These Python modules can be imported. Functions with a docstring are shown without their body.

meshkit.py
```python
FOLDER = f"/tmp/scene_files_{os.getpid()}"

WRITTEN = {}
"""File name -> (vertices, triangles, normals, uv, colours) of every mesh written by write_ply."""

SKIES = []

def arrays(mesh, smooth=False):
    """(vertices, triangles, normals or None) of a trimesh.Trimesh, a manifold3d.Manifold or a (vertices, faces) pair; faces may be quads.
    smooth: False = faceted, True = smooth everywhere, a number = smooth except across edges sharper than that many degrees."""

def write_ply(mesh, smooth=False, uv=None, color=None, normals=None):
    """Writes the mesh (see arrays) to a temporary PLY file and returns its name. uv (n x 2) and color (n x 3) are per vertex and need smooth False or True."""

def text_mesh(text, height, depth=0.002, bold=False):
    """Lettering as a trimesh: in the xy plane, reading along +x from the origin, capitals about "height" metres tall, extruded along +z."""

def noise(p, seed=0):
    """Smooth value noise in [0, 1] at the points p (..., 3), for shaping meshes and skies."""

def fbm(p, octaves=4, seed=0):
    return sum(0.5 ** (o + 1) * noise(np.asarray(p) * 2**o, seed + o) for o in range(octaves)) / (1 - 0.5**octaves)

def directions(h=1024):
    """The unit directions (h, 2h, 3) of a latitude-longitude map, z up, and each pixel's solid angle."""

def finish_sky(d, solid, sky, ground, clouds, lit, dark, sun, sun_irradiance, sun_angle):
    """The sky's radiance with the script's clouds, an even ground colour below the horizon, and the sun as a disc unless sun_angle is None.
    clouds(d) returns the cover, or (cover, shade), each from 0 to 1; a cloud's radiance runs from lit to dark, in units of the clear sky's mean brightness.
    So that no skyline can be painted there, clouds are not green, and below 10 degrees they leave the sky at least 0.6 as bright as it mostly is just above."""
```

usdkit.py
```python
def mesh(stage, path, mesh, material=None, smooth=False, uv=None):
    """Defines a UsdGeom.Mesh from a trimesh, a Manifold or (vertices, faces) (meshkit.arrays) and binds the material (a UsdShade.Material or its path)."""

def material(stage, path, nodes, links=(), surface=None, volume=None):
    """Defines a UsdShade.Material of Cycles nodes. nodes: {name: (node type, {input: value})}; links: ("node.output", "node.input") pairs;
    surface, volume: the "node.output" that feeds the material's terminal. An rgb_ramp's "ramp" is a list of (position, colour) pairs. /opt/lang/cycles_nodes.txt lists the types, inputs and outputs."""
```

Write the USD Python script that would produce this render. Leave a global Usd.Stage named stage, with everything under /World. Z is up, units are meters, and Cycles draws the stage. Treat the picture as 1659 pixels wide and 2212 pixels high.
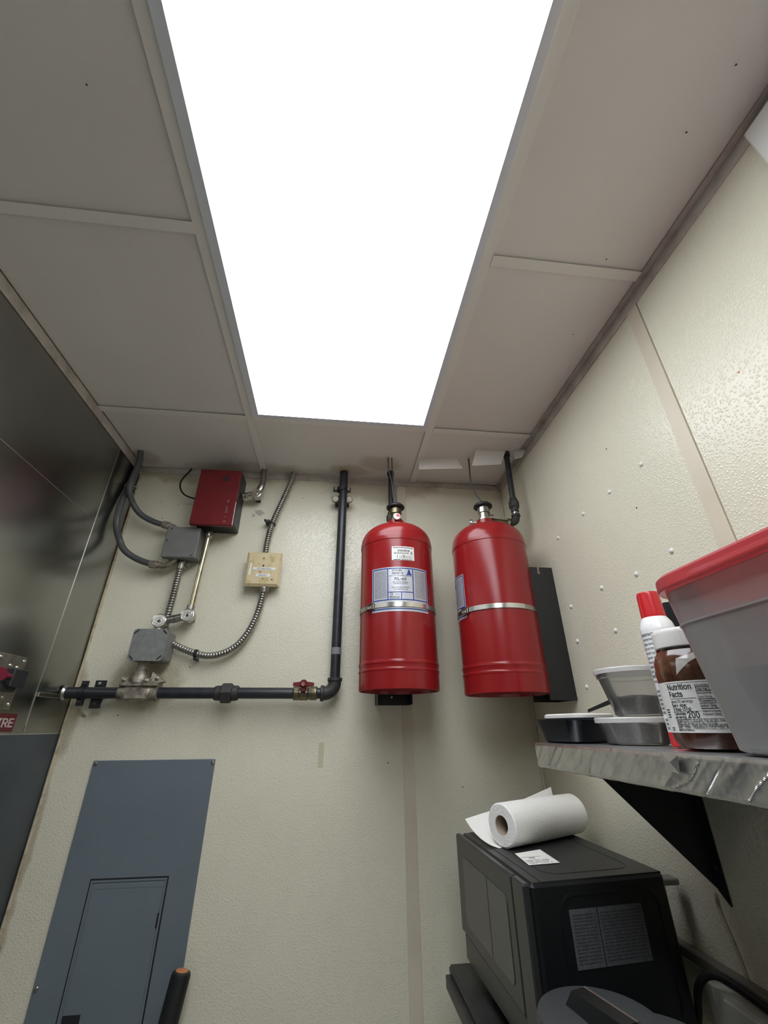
import math, random
import numpy as np, trimesh, manifold3d as m3, usdkit, meshkit
from shapely.geometry import Polygon, Point, box as sbox
from pxr import Usd, UsdGeom, UsdLux, Gf
random.seed(7); rng = np.random.default_rng(7)
PI = math.pi
stage = Usd.Stage.CreateInMemory()
UsdGeom.SetStageUpAxis(stage, UsdGeom.Tokens.z); UsdGeom.SetStageMetersPerUnit(stage, 1.0)
UsdGeom.Xform.Define(stage, '/World'); stage.SetDefaultPrim(stage.GetPrimAtPath('/World'))
UsdGeom.Scope.Define(stage, '/World/Looks')

# ---------------------------------------------------------------- camera, light level
W, H = 1659, 2212
YAW, PITCH, ROLL, FPX = 0.114176107, 0.474436657, -0.00672460889, 905.604677
CAM = np.array([0, 0, 1.51])
LAMP = 5.0            # radiance of the lit diffuser
EXPOSURE = 0.33
_w = np.array([math.sin(YAW)*math.cos(PITCH), math.cos(YAW)*math.cos(PITCH), math.sin(PITCH)])
_r = np.cross(_w, [0, 0, 1]); _r /= np.linalg.norm(_r); _u = np.cross(_r, _w)
_r, _u = math.cos(ROLL)*_r + math.sin(ROLL)*_u, -math.sin(ROLL)*_r + math.cos(ROLL)*_u
cam = UsdGeom.Camera.Define(stage, '/World/Camera')
cam.AddTransformOp().Set(Gf.Matrix4d(*_r, 0, *_u, 0, *(-_w), 0, *CAM, 1))
cam.CreateHorizontalApertureAttr(36.0); cam.CreateVerticalApertureAttr(36.0*H/W)
cam.CreateFocalLengthAttr(FPX*36.0/W); cam.CreateClippingRangeAttr(Gf.Vec2f(0.01, 100))
cam.CreateExposureAttr(EXPOSURE)

# room shell (metres): back wall, left (steel) wall, right wall, ceiling
YB, XL, XR, ZC = 1.509, -0.80, 0.679, 2.44
YF = -2.3
def at(px, py, axis, val):
    """the point of the plane {axis = val} that the photograph shows at a pixel"""
    d = _w*FPX + _r*(px - W/2) - _u*(py - H/2)
    return CAM + d*(val - CAM[axis])/d[axis]
def bk(px, py, o=0.0): return at(px, py, 1, YB - o)
def rt(px, py, o=0.0): return at(px, py, 0, XR - o)

# ---------------------------------------------------------------- materials
MATS = {}
def lin(r, g, b):
    f = lambda c: c/12.92 if c <= 0.04045 else ((c+0.055)/1.055)**2.4
    return (f(r/255), f(g/255), f(b/255))
def mat(name, color, rough=0.5, metal=0.0, noise=None, bump=None, coat=0.0, spec=0.5, extra=None):
    """principled; noise=(scale, other colour, low, high[, detail]) mixes a second colour; bump=(kind, scale, strength, distance)"""
    n = {'p': ('principled_bsdf', {'base_color': color, 'roughness': rough, 'metallic': metal, 'coat_weight': coat, 'specular_ior_level': spec, **(extra or {})}), 'g': ('geometry', {})}
    l = []
    if noise:
        n['n'] = ('noise_texture', {'scale': noise[0], 'detail': noise[4] if len(noise) > 4 else 4.0, 'roughness': 0.6})
        n['k'] = ('rgb_ramp', {'ramp': [(noise[2], color), (noise[3], noise[1])]})
        l += [('g.position', 'n.vector'), ('n.fac', 'k.fac'), ('k.color', 'p.base_color')]
    if bump:
        if bump[0] == 'noise': n['b'] = ('noise_texture', {'scale': bump[1], 'detail': 1.5}); o = 'b.fac'
        else: n['b'] = ('voronoi_texture', {'scale': bump[1]}); o = 'b.distance'
        n['u'] = ('bump', {'strength': bump[2], 'distance': bump[3]})
        l += [('g.position', 'b.vector'), (o, 'u.height'), ('u.normal', 'p.normal')]
    MATS[name] = usdkit.material(stage, '/World/Looks/' + name, n, l, surface='p.BSDF')
    return MATS[name]
def stained(name, color, stain, spots, rough, bump, scale=9):
    """as mat(), with brown stains of their own shape around the given (centre, radius) spots"""
    n = {'p': ('principled_bsdf', {'base_color': color, 'roughness': rough}), 'g': ('geometry', {}),
         'n': ('noise_texture', {'scale': scale, 'detail': 5.0, 'roughness': 0.65}), 'b': ('voronoi_texture', {'scale': bump[0]}), 'bd': ('map_range', {'range_type': 'smoothstep', 'from_min': 0.08, 'from_max': 0.55, 'clamp': True}), 'u': ('bump', {'strength': bump[1], 'distance': bump[2], 'invert': True}),
         'f': ('noise_texture', {'scale': 3.0, 'detail': 3.0}), 'fr': ('rgb_ramp', {'ramp': [(0.3, tuple(0.93*c for c in color)), (0.7, color)]}),
         'mx': ('mix', {'color2': stain}), 'sp0': ('color', {'value': (0, 0, 0)})}
    l = [('g.position', 'n.vector'), ('g.position', 'b.vector'), ('b.distance', 'bd.value'), ('bd.result', 'u.height'), ('u.normal', 'p.normal'), ('g.position', 'f.vector'), ('f.fac', 'fr.fac'), ('fr.color', 'mx.color1')]
    last = None
    for i, (c, rad) in enumerate(spots):
        s = [1/x for x in rad]
        n[f'm{i}'] = ('mapping', {'scale': s, 'location': [-a*b for a, b in zip(c, s)]})
        n[f'q{i}'] = ('gradient_texture', {'gradient_type': 'spherical'})
        l += [('g.position', f'm{i}.vector'), (f'm{i}.vector', f'q{i}.vector')]
        if last is None: last = f'q{i}.fac'
        else:
            n[f'x{i}'] = ('math', {'math_type': 'maximum'}); l += [(last, f'x{i}.value1'), (f'q{i}.fac', f'x{i}.value2')]; last = f'x{i}.value'
    n['a'] = ('math', {'math_type': 'add'}); n['r'] = ('rgb_ramp', {'ramp': [(0.0, (0, 0, 0)), (0.74, (0, 0, 0)), (1.05, (0.7, 0.7, 0.7))]})
    n['h'] = ('math', {'math_type': 'multiply', 'value2': 1.0}); n['t'] = ('rgb_to_bw', {})
    l += [(last, 'h.value1'), ('h.value', 'a.value1'), ('n.fac', 'a.value2'), ('a.value', 'r.fac'), ('r.color', 't.color'), ('t.val', 'mx.fac'), ('mx.color', 'p.base_color')]
    MATS[name] = usdkit.material(stage, '/World/Looks/' + name, n, l, surface='p.BSDF')

WALL = (0.785, 0.75, 0.60)
stained('wall_panel', WALL, (0.33, 0.27, 0.17), [((-0.80, 1.51, 1.55), (0.06, 0.3, 0.25)), ((-0.60, 1.51, 2.44), (0.7, 0.3, 0.09)), ((0.15, 1.51, 2.42), (0.35, 0.3, 0.12)), ((-0.585, 1.45, 1.64), (0.16, 0.3, 0.10)), ((-0.80, 1.51, 1.25), (0.03, 0.3, 0.4))], 0.26, (185.0, 0.36, 0.0014))
mat('batten', (0.70, 0.63, 0.50), 0.4, noise=(5, (0.62, 0.55, 0.43), 0.4, 0.7))
stained('tile', (0.82, 0.80, 0.775), (0.46, 0.39, 0.32), [((0.15, 1.39, 2.44), (0.13, 0.08, 0.3)), ((0.03, 1.45, 2.44), (0.12, 0.06, 0.3)), ((-0.35, 1.50, 2.44), (0.45, 0.10, 0.3)), ((-0.76, 1.44, 2.44), (0.08, 0.08, 0.3))], 0.5, (300.0, 0.05, 0.0005))
mat('grid_metal', (0.83, 0.82, 0.785), 0.4)
mat('grid_trim', (0.56, 0.52, 0.48), 0.5, noise=(12, (0.30, 0.26, 0.22), 0.45, 0.75))
mat('light_frame', (0.74, 0.79, 0.87), 0.35)
mat('steel', (0.36, 0.36, 0.34), 0.24, 1.0, noise=(2.2, (0.28, 0.28, 0.265), 0.35, 0.7), bump=('noise', 1.6, 0.10, 0.03))
mat('steel_edge', (0.62, 0.61, 0.57), 0.3, 1.0)
mat('steel_dark', (0.075, 0.09, 0.11), 0.35, 0.35, noise=(2.0, (0.05, 0.06, 0.075), 0.35, 0.7))
mat('red_paint', lin(146, 29, 32), 0.22, bump=('noise', 260, 0.05, 0.0006))
mat('red_cover', lin(112, 22, 29), 0.4, noise=(14, lin(100, 20, 25), 0.4, 0.7))
mat('black_metal', (0.016, 0.017, 0.02), 0.45)
mat('black_pipe', (0.018, 0.021, 0.027), 0.38, noise=(40, (0.03, 0.033, 0.04), 0.45, 0.7))
mat('iron', (0.035, 0.033, 0.032), 0.55, bump=('noise', 300, 0.2, 0.001))
mat('black_rubber', (0.012, 0.012, 0.013), 0.55)
mat('zinc', (0.52, 0.50, 0.45), 0.32, 1.0, noise=(30, (0.36, 0.34, 0.30), 0.4, 0.7))
mat('zinc_yellow', (0.62, 0.57, 0.40), 0.3, 1.0, noise=(40, (0.42, 0.38, 0.26), 0.4, 0.7))
mat('chrome', (0.72, 0.70, 0.66), 0.2, 1.0)
mat('flex_metal', (0.42, 0.41, 0.38), 0.36, 1.0, noise=(25, (0.28, 0.27, 0.24), 0.4, 0.7))
mat('brass', (0.22, 0.195, 0.125), 0.42, 1.0, noise=(40, (0.13, 0.12, 0.085), 0.4, 0.7))
mat('cast_alloy', (0.40, 0.36, 0.29), 0.5, 0.55, noise=(38, (0.12, 0.10, 0.08), 0.42, 0.7), bump=('noise', 120, 0.3, 0.002))
mat('grey_housing', (0.19, 0.195, 0.19), 0.55, noise=(60, (0.24, 0.245, 0.235), 0.4, 0.7), bump=('noise', 350, 0.25, 0.0008))
mat('grey_box', (0.18, 0.18, 0.172), 0.5, noise=(20, (0.145, 0.145, 0.138), 0.4, 0.7))
mat('grey_conduit', (0.085, 0.088, 0.092), 0.42, bump=('noise', 60, 0.1, 0.002))
mat('panel_grey', lin(112, 123, 131), 0.38, noise=(3, lin(105, 115, 123), 0.35, 0.7), bump=('noise', 120, 0.04, 0.001))
mat('yellow_plate', lin(206, 190, 150), 0.45, noise=(45, lin(180, 158, 100), 0.5, 0.72))
mat('white_label', (0.78, 0.77, 0.74), 0.45)
mat('silver_label', (0.60, 0.61, 0.66), 0.4, 0.35)
mat('blue_print', lin(30, 62, 140), 0.45)
mat('dark_print', (0.03, 0.03, 0.035), 0.55)
mat('grey_print', (0.22, 0.22, 0.24), 0.55)
mat('orange_dot', lin(214, 120, 80), 0.5)
mat('foil', (0.68, 0.68, 0.68), 0.34, 1.0, noise=(35, (0.58, 0.58, 0.58), 0.4, 0.7), bump=('noise', 110, 0.22, 0.002))
mat('white_plastic', (0.80, 0.79, 0.75), 0.35)
mat('cream_plastic', (0.78, 0.765, 0.70), 0.4)
mat('red_plastic', lin(205, 28, 36), 0.3, coat=0.3)
mat('can_white', (0.90, 0.90, 0.90), 0.22, coat=0.4)
mat('chocolate', lin(66, 36, 24), 0.16, coat=0.6, noise=(28, lin(104, 66, 44), 0.42, 0.68))
mat('chocolate_dark', lin(36, 22, 18), 0.16, coat=0.6)
mat('smear', (0.50, 0.47, 0.43), 0.15, coat=0.5)
mat('black_plastic', (0.010, 0.011, 0.014), 0.28)
mat('seasoning', (0.12, 0.11, 0.10), 0.9, noise=(420, (0.30, 0.27, 0.235), 0.45, 0.62), bump=('noise', 500, 0.8, 0.003))
mat('dark_seasoning', (0.06, 0.055, 0.06), 0.9, noise=(300, (0.20, 0.17, 0.15), 0.5, 0.66), bump=('noise', 400, 0.8, 0.003))
mat('grey_powder', (0.11, 0.12, 0.125), 0.9, noise=(70, (0.34, 0.35, 0.355), 0.55, 0.72))
mat('oven_black', (0.010, 0.011, 0.012), 0.34, bump=('noise', 500, 0.1, 0.0005))
mat('oven_front', (0.035, 0.035, 0.036), 0.3)
mat('oven_top', (0.022, 0.023, 0.024), 0.42, bump=('noise', 600, 0.15, 0.0005))
mat('oven_window', (0.085, 0.085, 0.078), 0.25)
mat('oven_label', (0.115, 0.12, 0.13), 0.5, noise=(160, (0.09, 0.093, 0.10), 0.45, 0.6))
mat('oven_print', (0.06, 0.06, 0.066), 0.5)
mat('table_black', (0.020, 0.020, 0.021), 0.42, noise=(14, (0.032, 0.032, 0.032), 0.45, 0.7))
mat('appliance_grey', (0.038, 0.043, 0.046), 0.5)
mat('paper', (0.84, 0.82, 0.78), 0.85)
mat('card', (0.42, 0.33, 0.25), 0.8)
mat('bracket_black', (0.014, 0.014, 0.016), 0.4)
mat('raceway_grey', (0.20, 0.19, 0.165), 0.5)
mat('wood_end', lin(196, 126, 84), 0.6)
mat('tape', (0.62, 0.58, 0.40), 0.35)
mat('caulk', (0.55, 0.48, 0.34), 0.7, noise=(30, (0.26, 0.20, 0.12), 0.5, 0.7))
mat('chip', (0.47, 0.43, 0.36), 0.7)
mat('floor_tile', (0.55, 0.53, 0.49), 0.5)
mat('far_wall', (0.76, 0.74, 0.66), 0.5)
mat('sign_red', lin(96, 24, 34), 0.4)
mat('sign_white', (0.5, 0.42, 0.42), 0.5)
mat('worn_print', (0.38, 0.22, 0.22), 0.5)
mat('plum_window', (0.06, 0.02, 0.03), 0.4)
mat('pink_knob', lin(116, 20, 50), 0.4)
mat('embossed', (0.93, 0.915, 0.87), 0.9, bump=('voronoi', 170, 0.3, 0.0015))
# lit prismatic diffuser, brighter along its edges
usdkit.material(stage, '/World/Looks/diffuser', {
    'g': ('geometry', {}), 'n': ('noise_texture', {'scale': 2.6, 'detail': 2.0}), 'r': ('rgb_ramp', {'ramp': [(0.25, (0.90, 0.95, 1.0)), (0.75, (1.0, 1.03, 1.08))]}),
    'e': ('emission', {'strength': LAMP})}, [('g.position', 'n.vector'), ('n.fac', 'r.fac'), ('r.color', 'e.color')], surface='e.emission')
def frosted(name, tint, clear, rough=0.35):
    usdkit.material(stage, '/World/Looks/' + name, {
        'd': ('diffuse_bsdf', {'color': tint}), 't': ('translucent_bsdf', {'color': tint}), 'c': ('transparent_bsdf', {'color': (0.95, 0.95, 0.95)}), 'y': ('glossy_bsdf', {'color': (1, 1, 1), 'roughness': rough}),
        'a': ('mix_closure', {'fac': 0.5}), 'b': ('mix_closure', {'fac': clear}), 'z': ('mix_closure', {}), 'f': ('fresnel', {'IOR': 1.4})},
        [('d.BSDF', 'a.closure1'), ('t.BSDF', 'a.closure2'), ('a.closure', 'b.closure1'), ('c.BSDF', 'b.closure2'), ('b.closure', 'z.closure1'), ('y.BSDF', 'z.closure2'), ('f.fac', 'z.fac')], surface='z.closure')
frosted('frosted_tub', (0.93, 0.91, 0.90), 0.60, 0.4)
frosted('clear_deli', (0.70, 0.69, 0.66), 0.84, 0.15)
frosted('white_lid', (0.95, 0.94, 0.92), 0.06, 0.3)
frosted('red_lid', lin(232, 84, 94), 0.22, 0.3)

# ---------------------------------------------------------------- mesh helpers
def cat(*ms):
    ms = [m for m in ms if m is not None]
    return trimesh.util.concatenate(ms) if len(ms) > 1 else ms[0]
def hull(pts): return trimesh.convex.convex_hull(np.asarray(pts, float))
def bx(x0, x1, y0, y1, z0, z1, c=0.0):
    """box with chamfered edges"""
    x0, x1 = sorted((x0, x1)); y0, y1 = sorted((y0, y1)); z0, z1 = sorted((z0, z1))
    if c <= 0:
        m = trimesh.creation.box([x1-x0, y1-y0, z1-z0]); m.apply_translation([(x0+x1)/2, (y0+y1)/2, (z0+z1)/2]); return m
    c = min(c, (x1-x0)*.49, (y1-y0)*.49, (z1-z0)*.49)
    p = []
    for X, sx in ((x0, 1), (x1, -1)):
        for Y, sy in ((y0, 1), (y1, -1)):
            for Z, sz in ((z0, 1), (z1, -1)):
                p += [(X, Y+sy*c, Z+sz*c), (X+sx*c, Y, Z+sz*c), (X+sx*c, Y+sy*c, Z)]
    return hull(p)
def frame_of(t):
    t = t/np.linalg.norm(t); a = np.array([0, 0, 1.0]) if abs(t[2]) < 0.9 else np.array([1.0, 0, 0])
    u = np.cross(t, a); u /= np.linalg.norm(u); return u, np.cross(t, u)
def tube(path, r, n=14, caps=True):
    p = np.asarray(path, float); k = len(p); r = np.broadcast_to(np.asarray(r, float), (k,))
    t = np.gradient(p, axis=0); t /= np.maximum(np.linalg.norm(t, axis=1, keepdims=True), 1e-9)
    u, v = frame_of(t[0]); V = []; th = np.linspace(0, 2*PI, n, endpoint=False)
    for i in range(k):
        u = u - t[i]*(u@t[i]); u /= np.linalg.norm(u); v = np.cross(t[i], u)
        V.append(p[i] + r[i]*(np.cos(th)[:, None]*u + np.sin(th)[:, None]*v))
    V = np.vstack(V); F = []
    i = np.arange(n); j = (i+1) % n
    for s in range(k-1):
        a, b = s*n, (s+1)*n
        F += [np.stack([a+i, a+j, b+j], 1), np.stack([a+i, b+j, b+i], 1)]
    if caps:
        V = np.vstack([V, p[0], p[-1]]); c0, c1 = len(V)-2, len(V)-1; e = (k-1)*n
        F += [np.stack([j, i, np.full(n, c0)], 1), np.stack([e+i, e+j, np.full(n, c1)], 1)]
    m = trimesh.Trimesh(V, np.vstack(F), process=False)
    return m
def rod(a, b, r0, r1=None, n=20): return tube([a, b], [r0, r0 if r1 is None else r1], n)
def spline(pts, n=60):
    from scipy.interpolate import CubicSpline
    p = np.asarray(pts, float); s = np.r_[0, np.cumsum(np.linalg.norm(np.diff(p, axis=0), axis=1)**0.6)]
    return CubicSpline(s, p)(np.linspace(0, s[-1], n))
def even(path, step):
    p = np.asarray(path); s = np.r_[0, np.cumsum(np.linalg.norm(np.diff(p, axis=0), axis=1))]
    q = np.arange(0, s[-1], step); return np.stack([np.interp(q, s, p[:, k]) for k in range(3)], 1)
def lathe(prof, base=(0, 0, 0), axis=(0, 0, 1), n=48):
    """closed solid of revolution; prof = (radius, height) pairs from the axis to the axis"""
    prof = [(max(r, 0), h) for r, h in prof]
    if prof[0][0] > 1e-9: prof = [(0, prof[0][1])] + prof
    if prof[-1][0] > 1e-9: prof = prof + [(0, prof[-1][1])]
    a = np.asarray(axis, float); a /= np.linalg.norm(a); u, v = frame_of(a)
    if np.allclose(a, [0, 0, 1]): u, v = np.array([1.0, 0, 0]), np.array([0, 1.0, 0])
    th = np.linspace(0, 2*PI, n, endpoint=False); ring = np.cos(th)[:, None]*u + np.sin(th)[:, None]*v
    V = [np.asarray(base) + r*ring + h*a for r, h in prof]; V = np.vstack(V); F = []
    i = np.arange(n); j = (i+1) % n
    for s in range(len(prof)-1):
        A, B = s*n, (s+1)*n
        F += [np.stack([A+i, A+j, B+j], 1), np.stack([A+i, B+j, B+i], 1)]
    m = trimesh.Trimesh(V, np.vstack(F), process=True); m.update_faces(m.nondegenerate_faces()); m.fix_normals(); return m
def ring(prof, base=(0, 0, 0), axis=(0, 0, 1), n=48):
    """open ring (profile is a closed loop that stays off the axis)"""
    a = np.asarray(axis, float); a /= np.linalg.norm(a); u, v = frame_of(a)
    if np.allclose(a, [0, 0, 1]): u, v = np.array([1.0, 0, 0]), np.array([0, 1.0, 0])
    th = np.linspace(0, 2*PI, n, endpoint=False); rg = np.cos(th)[:, None]*u + np.sin(th)[:, None]*v
    V = np.vstack([np.asarray(base) + r*rg + h*a for r, h in prof]); F = []; k = len(prof)
    i = np.arange(n); j = (i+1) % n
    for s in range(k):
        A, B = s*n, ((s+1) % k)*n
        F += [np.stack([A+i, A+j, B+j], 1), np.stack([A+i, B+j, B+i], 1)]
    m = trimesh.Trimesh(V, np.vstack(F), process=False); m.fix_normals(); return m
def slab(poly, o, ux, uy, d, d0=0.0):
    """polygon in the plane (o, ux, uy), from d0 to d along ux x uy"""
    poly = poly if hasattr(poly, 'exterior') else Polygon(poly)
    m = trimesh.creation.extrude_polygon(poly, d-d0, engine='earcut'); v = np.array(m.vertices); v[:, 2] += d0
    return remap(trimesh.Trimesh(v, m.faces, process=False), o, ux, uy)
def remap(m, o, ux, uy):
    ux, uy = np.asarray(ux, float), np.asarray(uy, float); ux, uy = ux/np.linalg.norm(ux), uy/np.linalg.norm(uy); un = np.cross(ux, uy)
    v = np.asarray(m.vertices); return trimesh.Trimesh(np.asarray(o) + v[:, :1]*ux + v[:, 1:2]*uy + v[:, 2:]*un, m.faces, process=False)
def rrect(x0, x1, y0, y1, r): return sbox(x0+r, y0+r, x1-r, y1-r).buffer(r, quad_segs=6)
_T = {}
def text(s, h, depth=0.0004, bold=False, width=None):
    if (s, bold) not in _T: _T[(s, bold)] = meshkit.text_mesh(s, 1.0, 1.0, bold)
    m = _T[(s, bold)].copy(); v = np.array(m.vertices); v[:, :2] *= h; v[:, 2] *= depth
    if width: v[:, 0] *= width/max(v[:, 0].max(), 1e-9)
    return trimesh.Trimesh(v, m.faces, process=False)
def moved(m, x=0, y=0, z=0): m = m.copy(); m.apply_translation([x, y, z]); return m
def strip(x0, x1, y0, y1, th=0.0004): return bx(x0, x1, y0, y1, 0, th)
def finely(m, L): v, f = trimesh.remesh.subdivide_to_size(m.vertices, m.faces, L); return trimesh.Trimesh(v, f, process=False)
def bend(m, ax, ay, r, phi, z0, lift=0.0):
    """wraps flat print (x along the surface, y up, z outwards) round a vertical cylinder; x = 0 at angle phi"""
    m = finely(m, r*0.14); v = np.asarray(m.vertices); a = phi + v[:, 0]/r; R = r + lift + v[:, 2]
    return trimesh.Trimesh(np.stack([ax + R*np.cos(a), ay + R*np.sin(a), z0 + v[:, 1]], 1), m.faces, process=False)
def hexnut(c, axis, r, h):
    a = np.asarray(axis, float); return tube([np.asarray(c) - a*h/2, np.asarray(c) - a*h*.42, np.asarray(c) + a*h*.42, np.asarray(c) + a*h/2], [r*.92, r, r, r*.92], 6)
def screw(c, nrm, r=0.004, h=0.0025): return lathe([(r, 0), (r, h*.35), (r*.75, h*.85), (r*.3, h)], c, nrm, 12)
def greek(x0, x1, y0, y1, rows, seed, fill=0.55, th=0.0004):
    """rows of small print too fine to read: word-length bars"""
    R = np.random.default_rng(seed); out = []; pitch = (y1-y0)/rows
    for i in range(rows):
        x, y = x0, y1 - (i+1)*pitch
        while x < x1:
            w = R.uniform(1.2, 5)*pitch; e = min(x+w, x1)
            if e - x > pitch*.4: out.append(strip(x, e, y, y+pitch*fill, th))
            x = e + pitch*.45
    return cat(*out)

# ---------------------------------------------------------------- prims
_n = {}
def free(parent, name):
    k = (parent, name); i = _n.get(k, -1) + 1; _n[k] = i
    return f'{parent}/{name}' + (f'_{i:03d}' if i else '')
class Node:
    def __init__(self, path, loc): self.path, self.loc = path, np.asarray(loc, float)
def meta(prim, **kw):
    for k, v in kw.items():
        if v: prim.SetCustomDataByKey(k, v)
def thing(name, label=None, category=None, loc=(0, 0, 0), group=None, kind=None):
    p = free('/World', name); x = UsdGeom.Xform.Define(stage, p); x.AddTranslateOp().Set(Gf.Vec3d(*map(float, loc)))
    meta(x.GetPrim(), label=label, category=category, group=group, kind=kind); return Node(p, loc)
def part(parent, name, mesh, m, smooth=32, label=None, kind=None):
    p = free(parent.path, name)
    v, f = np.array(mesh.vertices) - parent.loc, np.array(mesh.faces)
    g = usdkit.mesh(stage, p, trimesh.Trimesh(v, f, process=False), '/World/Looks/' + m, smooth=smooth)
    meta(g.GetPrim(), label=label, kind=kind); return Node(p, parent.loc)
def solid(name, mesh, m, label=None, category=None, group=None, kind=None, smooth=32):
    p = free('/World', name); g = usdkit.mesh(stage, p, mesh, '/World/Looks/' + m, smooth=smooth)
    meta(g.GetPrim(), label=label, category=category, group=group, kind=kind); return Node(p, (0, 0, 0))

# ================================================================ THE SETTING
T = 0.06
solid('floor', bx(XL-T, XR+T, YF-T, YB+T, -T, 0), 'floor_tile', 'pale grey kitchen floor below the picture', kind='structure')
solid('wall_front', bx(XL-T, XR+T, YF-T, YF, 0, ZC+.2), 'far_wall', 'cream wall behind the viewer', kind='structure')
# back wall: embossed panels either side of a flat divider strip
wb = thing('wall_back', 'cream embossed panel wall carrying the pipes and the red cylinders', kind='structure')
part(wb, 'wall_core', bx(XL-T, XR+T, YB+.004, YB+T, 0, ZC+.2), 'far_wall')
part(wb, 'wall_panel', bx(XL, 0.2335, YB, YB+.004, 0, ZC), 'wall_panel')
part(wb, 'wall_panel', bx(0.2595, XR, YB, YB+.004, 0, ZC), 'wall_panel')
part(wb, 'batten', bx(0.2285, 0.2645, YB-.0016, YB+.004, 0, ZC-.03, .0008), 'batten')
part(wb, 'caulk_bead', tube([(XL+.004, YB-.002, z) for z in np.linspace(0.7, 2.4, 40)], .0032+.0016*rng.random(40), 8), 'caulk', label='stained tan caulk in the left corner')
def blob(c, rx, rz, seed):
    R = np.random.default_rng(seed); th = np.linspace(0, 2*PI, 22, endpoint=False); k = 1 + .3*R.standard_normal(22).clip(-1, 1)
    return Polygon([(c[0]+rx*k[i]*math.cos(t), c[2]+rz*k[i]*math.sin(t)) for i, t in enumerate(th)]).buffer(0)
for px, py, rx, rz, sd in ((560, 1107, .016, .013, 3), (548, 1114, .006, .008, 5)):
    part(wb, 'peeled_patch', slab(blob(bk(px, py), rx, rz, sd), (0, YB, 0), (1, 0, 0), (0, 0, 1), .0008), 'chip', label='peeled patch of wall facing')
part(wb, 'tape_piece', slab(rrect(bk(687, 1640)[0], bk(699, 1640)[0], bk(692, 1658)[2], bk(692, 1604)[2], .004), (0, YB, 0), (1, 0, 0), (0, 0, 1), .0008), 'tape', label='strip of yellowed tape')
part(wb, 'adhesive_smear', slab(Polygon([bk(x, y)[[0, 2]] for x, y in ((150, 1535), (166, 1532), (178, 1540), (185, 1548), (180, 1549), (170, 1543), (155, 1544), (148, 1541))]).buffer(.002), (0, YB, 0), (1, 0, 0), (0, 0, 1), .001), 'caulk')
spk = [cat(*[lathe([(.0018, 0), (.001, .0006)], tuple(bk(x, y)), (0, -1, 0), 8) for x, y in ((838, 1648), (1000, 1700), (348, 1085), (385, 1090), (655, 1075), (350, 1120), (255, 1545), (410, 1440), (235, 1890), (330, 1480))])]
part(wb, 'speck', spk[0], 'iron', kind='stuff')
# right wall
wr = thing('wall_right', 'cream embossed panel wall carrying the foil shelf', kind='structure')
part(wr, 'wall_core', bx(XR+.004, XR+T, YF, YB, 0, ZC+.2), 'far_wall')
part(wr, 'wall_panel', bx(XR, XR+.004, 0.6095, YB, 0, ZC), 'wall_panel')
part(wr, 'wall_panel', bx(XR-.001, XR+.004, YF, 0.5905, 0, ZC), 'wall_panel')
part(wr, 'batten', bx(XR-.0022, XR+.004, 0.594, 0.627, 0, ZC-.03, .0008), 'batten', label='smooth cream divider strip')
part(wr, 'corner_bead', tube([(XR-.004, YB-.004, 0.3), (XR-.004, YB-.004, ZC-.03)], .0045, 8), 'batten')
for px, py in ((1386, 1003), (1317, 1063), (1260, 1110), (1206, 1162), (1451, 1190), (1375, 1240), (1300, 1270), (1234, 1310), (1330, 1362), (1248, 1385), (1268, 1484)):
    part(wr, 'rivet', lathe([(.0062, -.001), (.0060, .0008), (.0050, .0026), (.003, .0042), (.001, .0048)], rt(px, py), (-1, 0, 0), 16), 'white_plastic')
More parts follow.
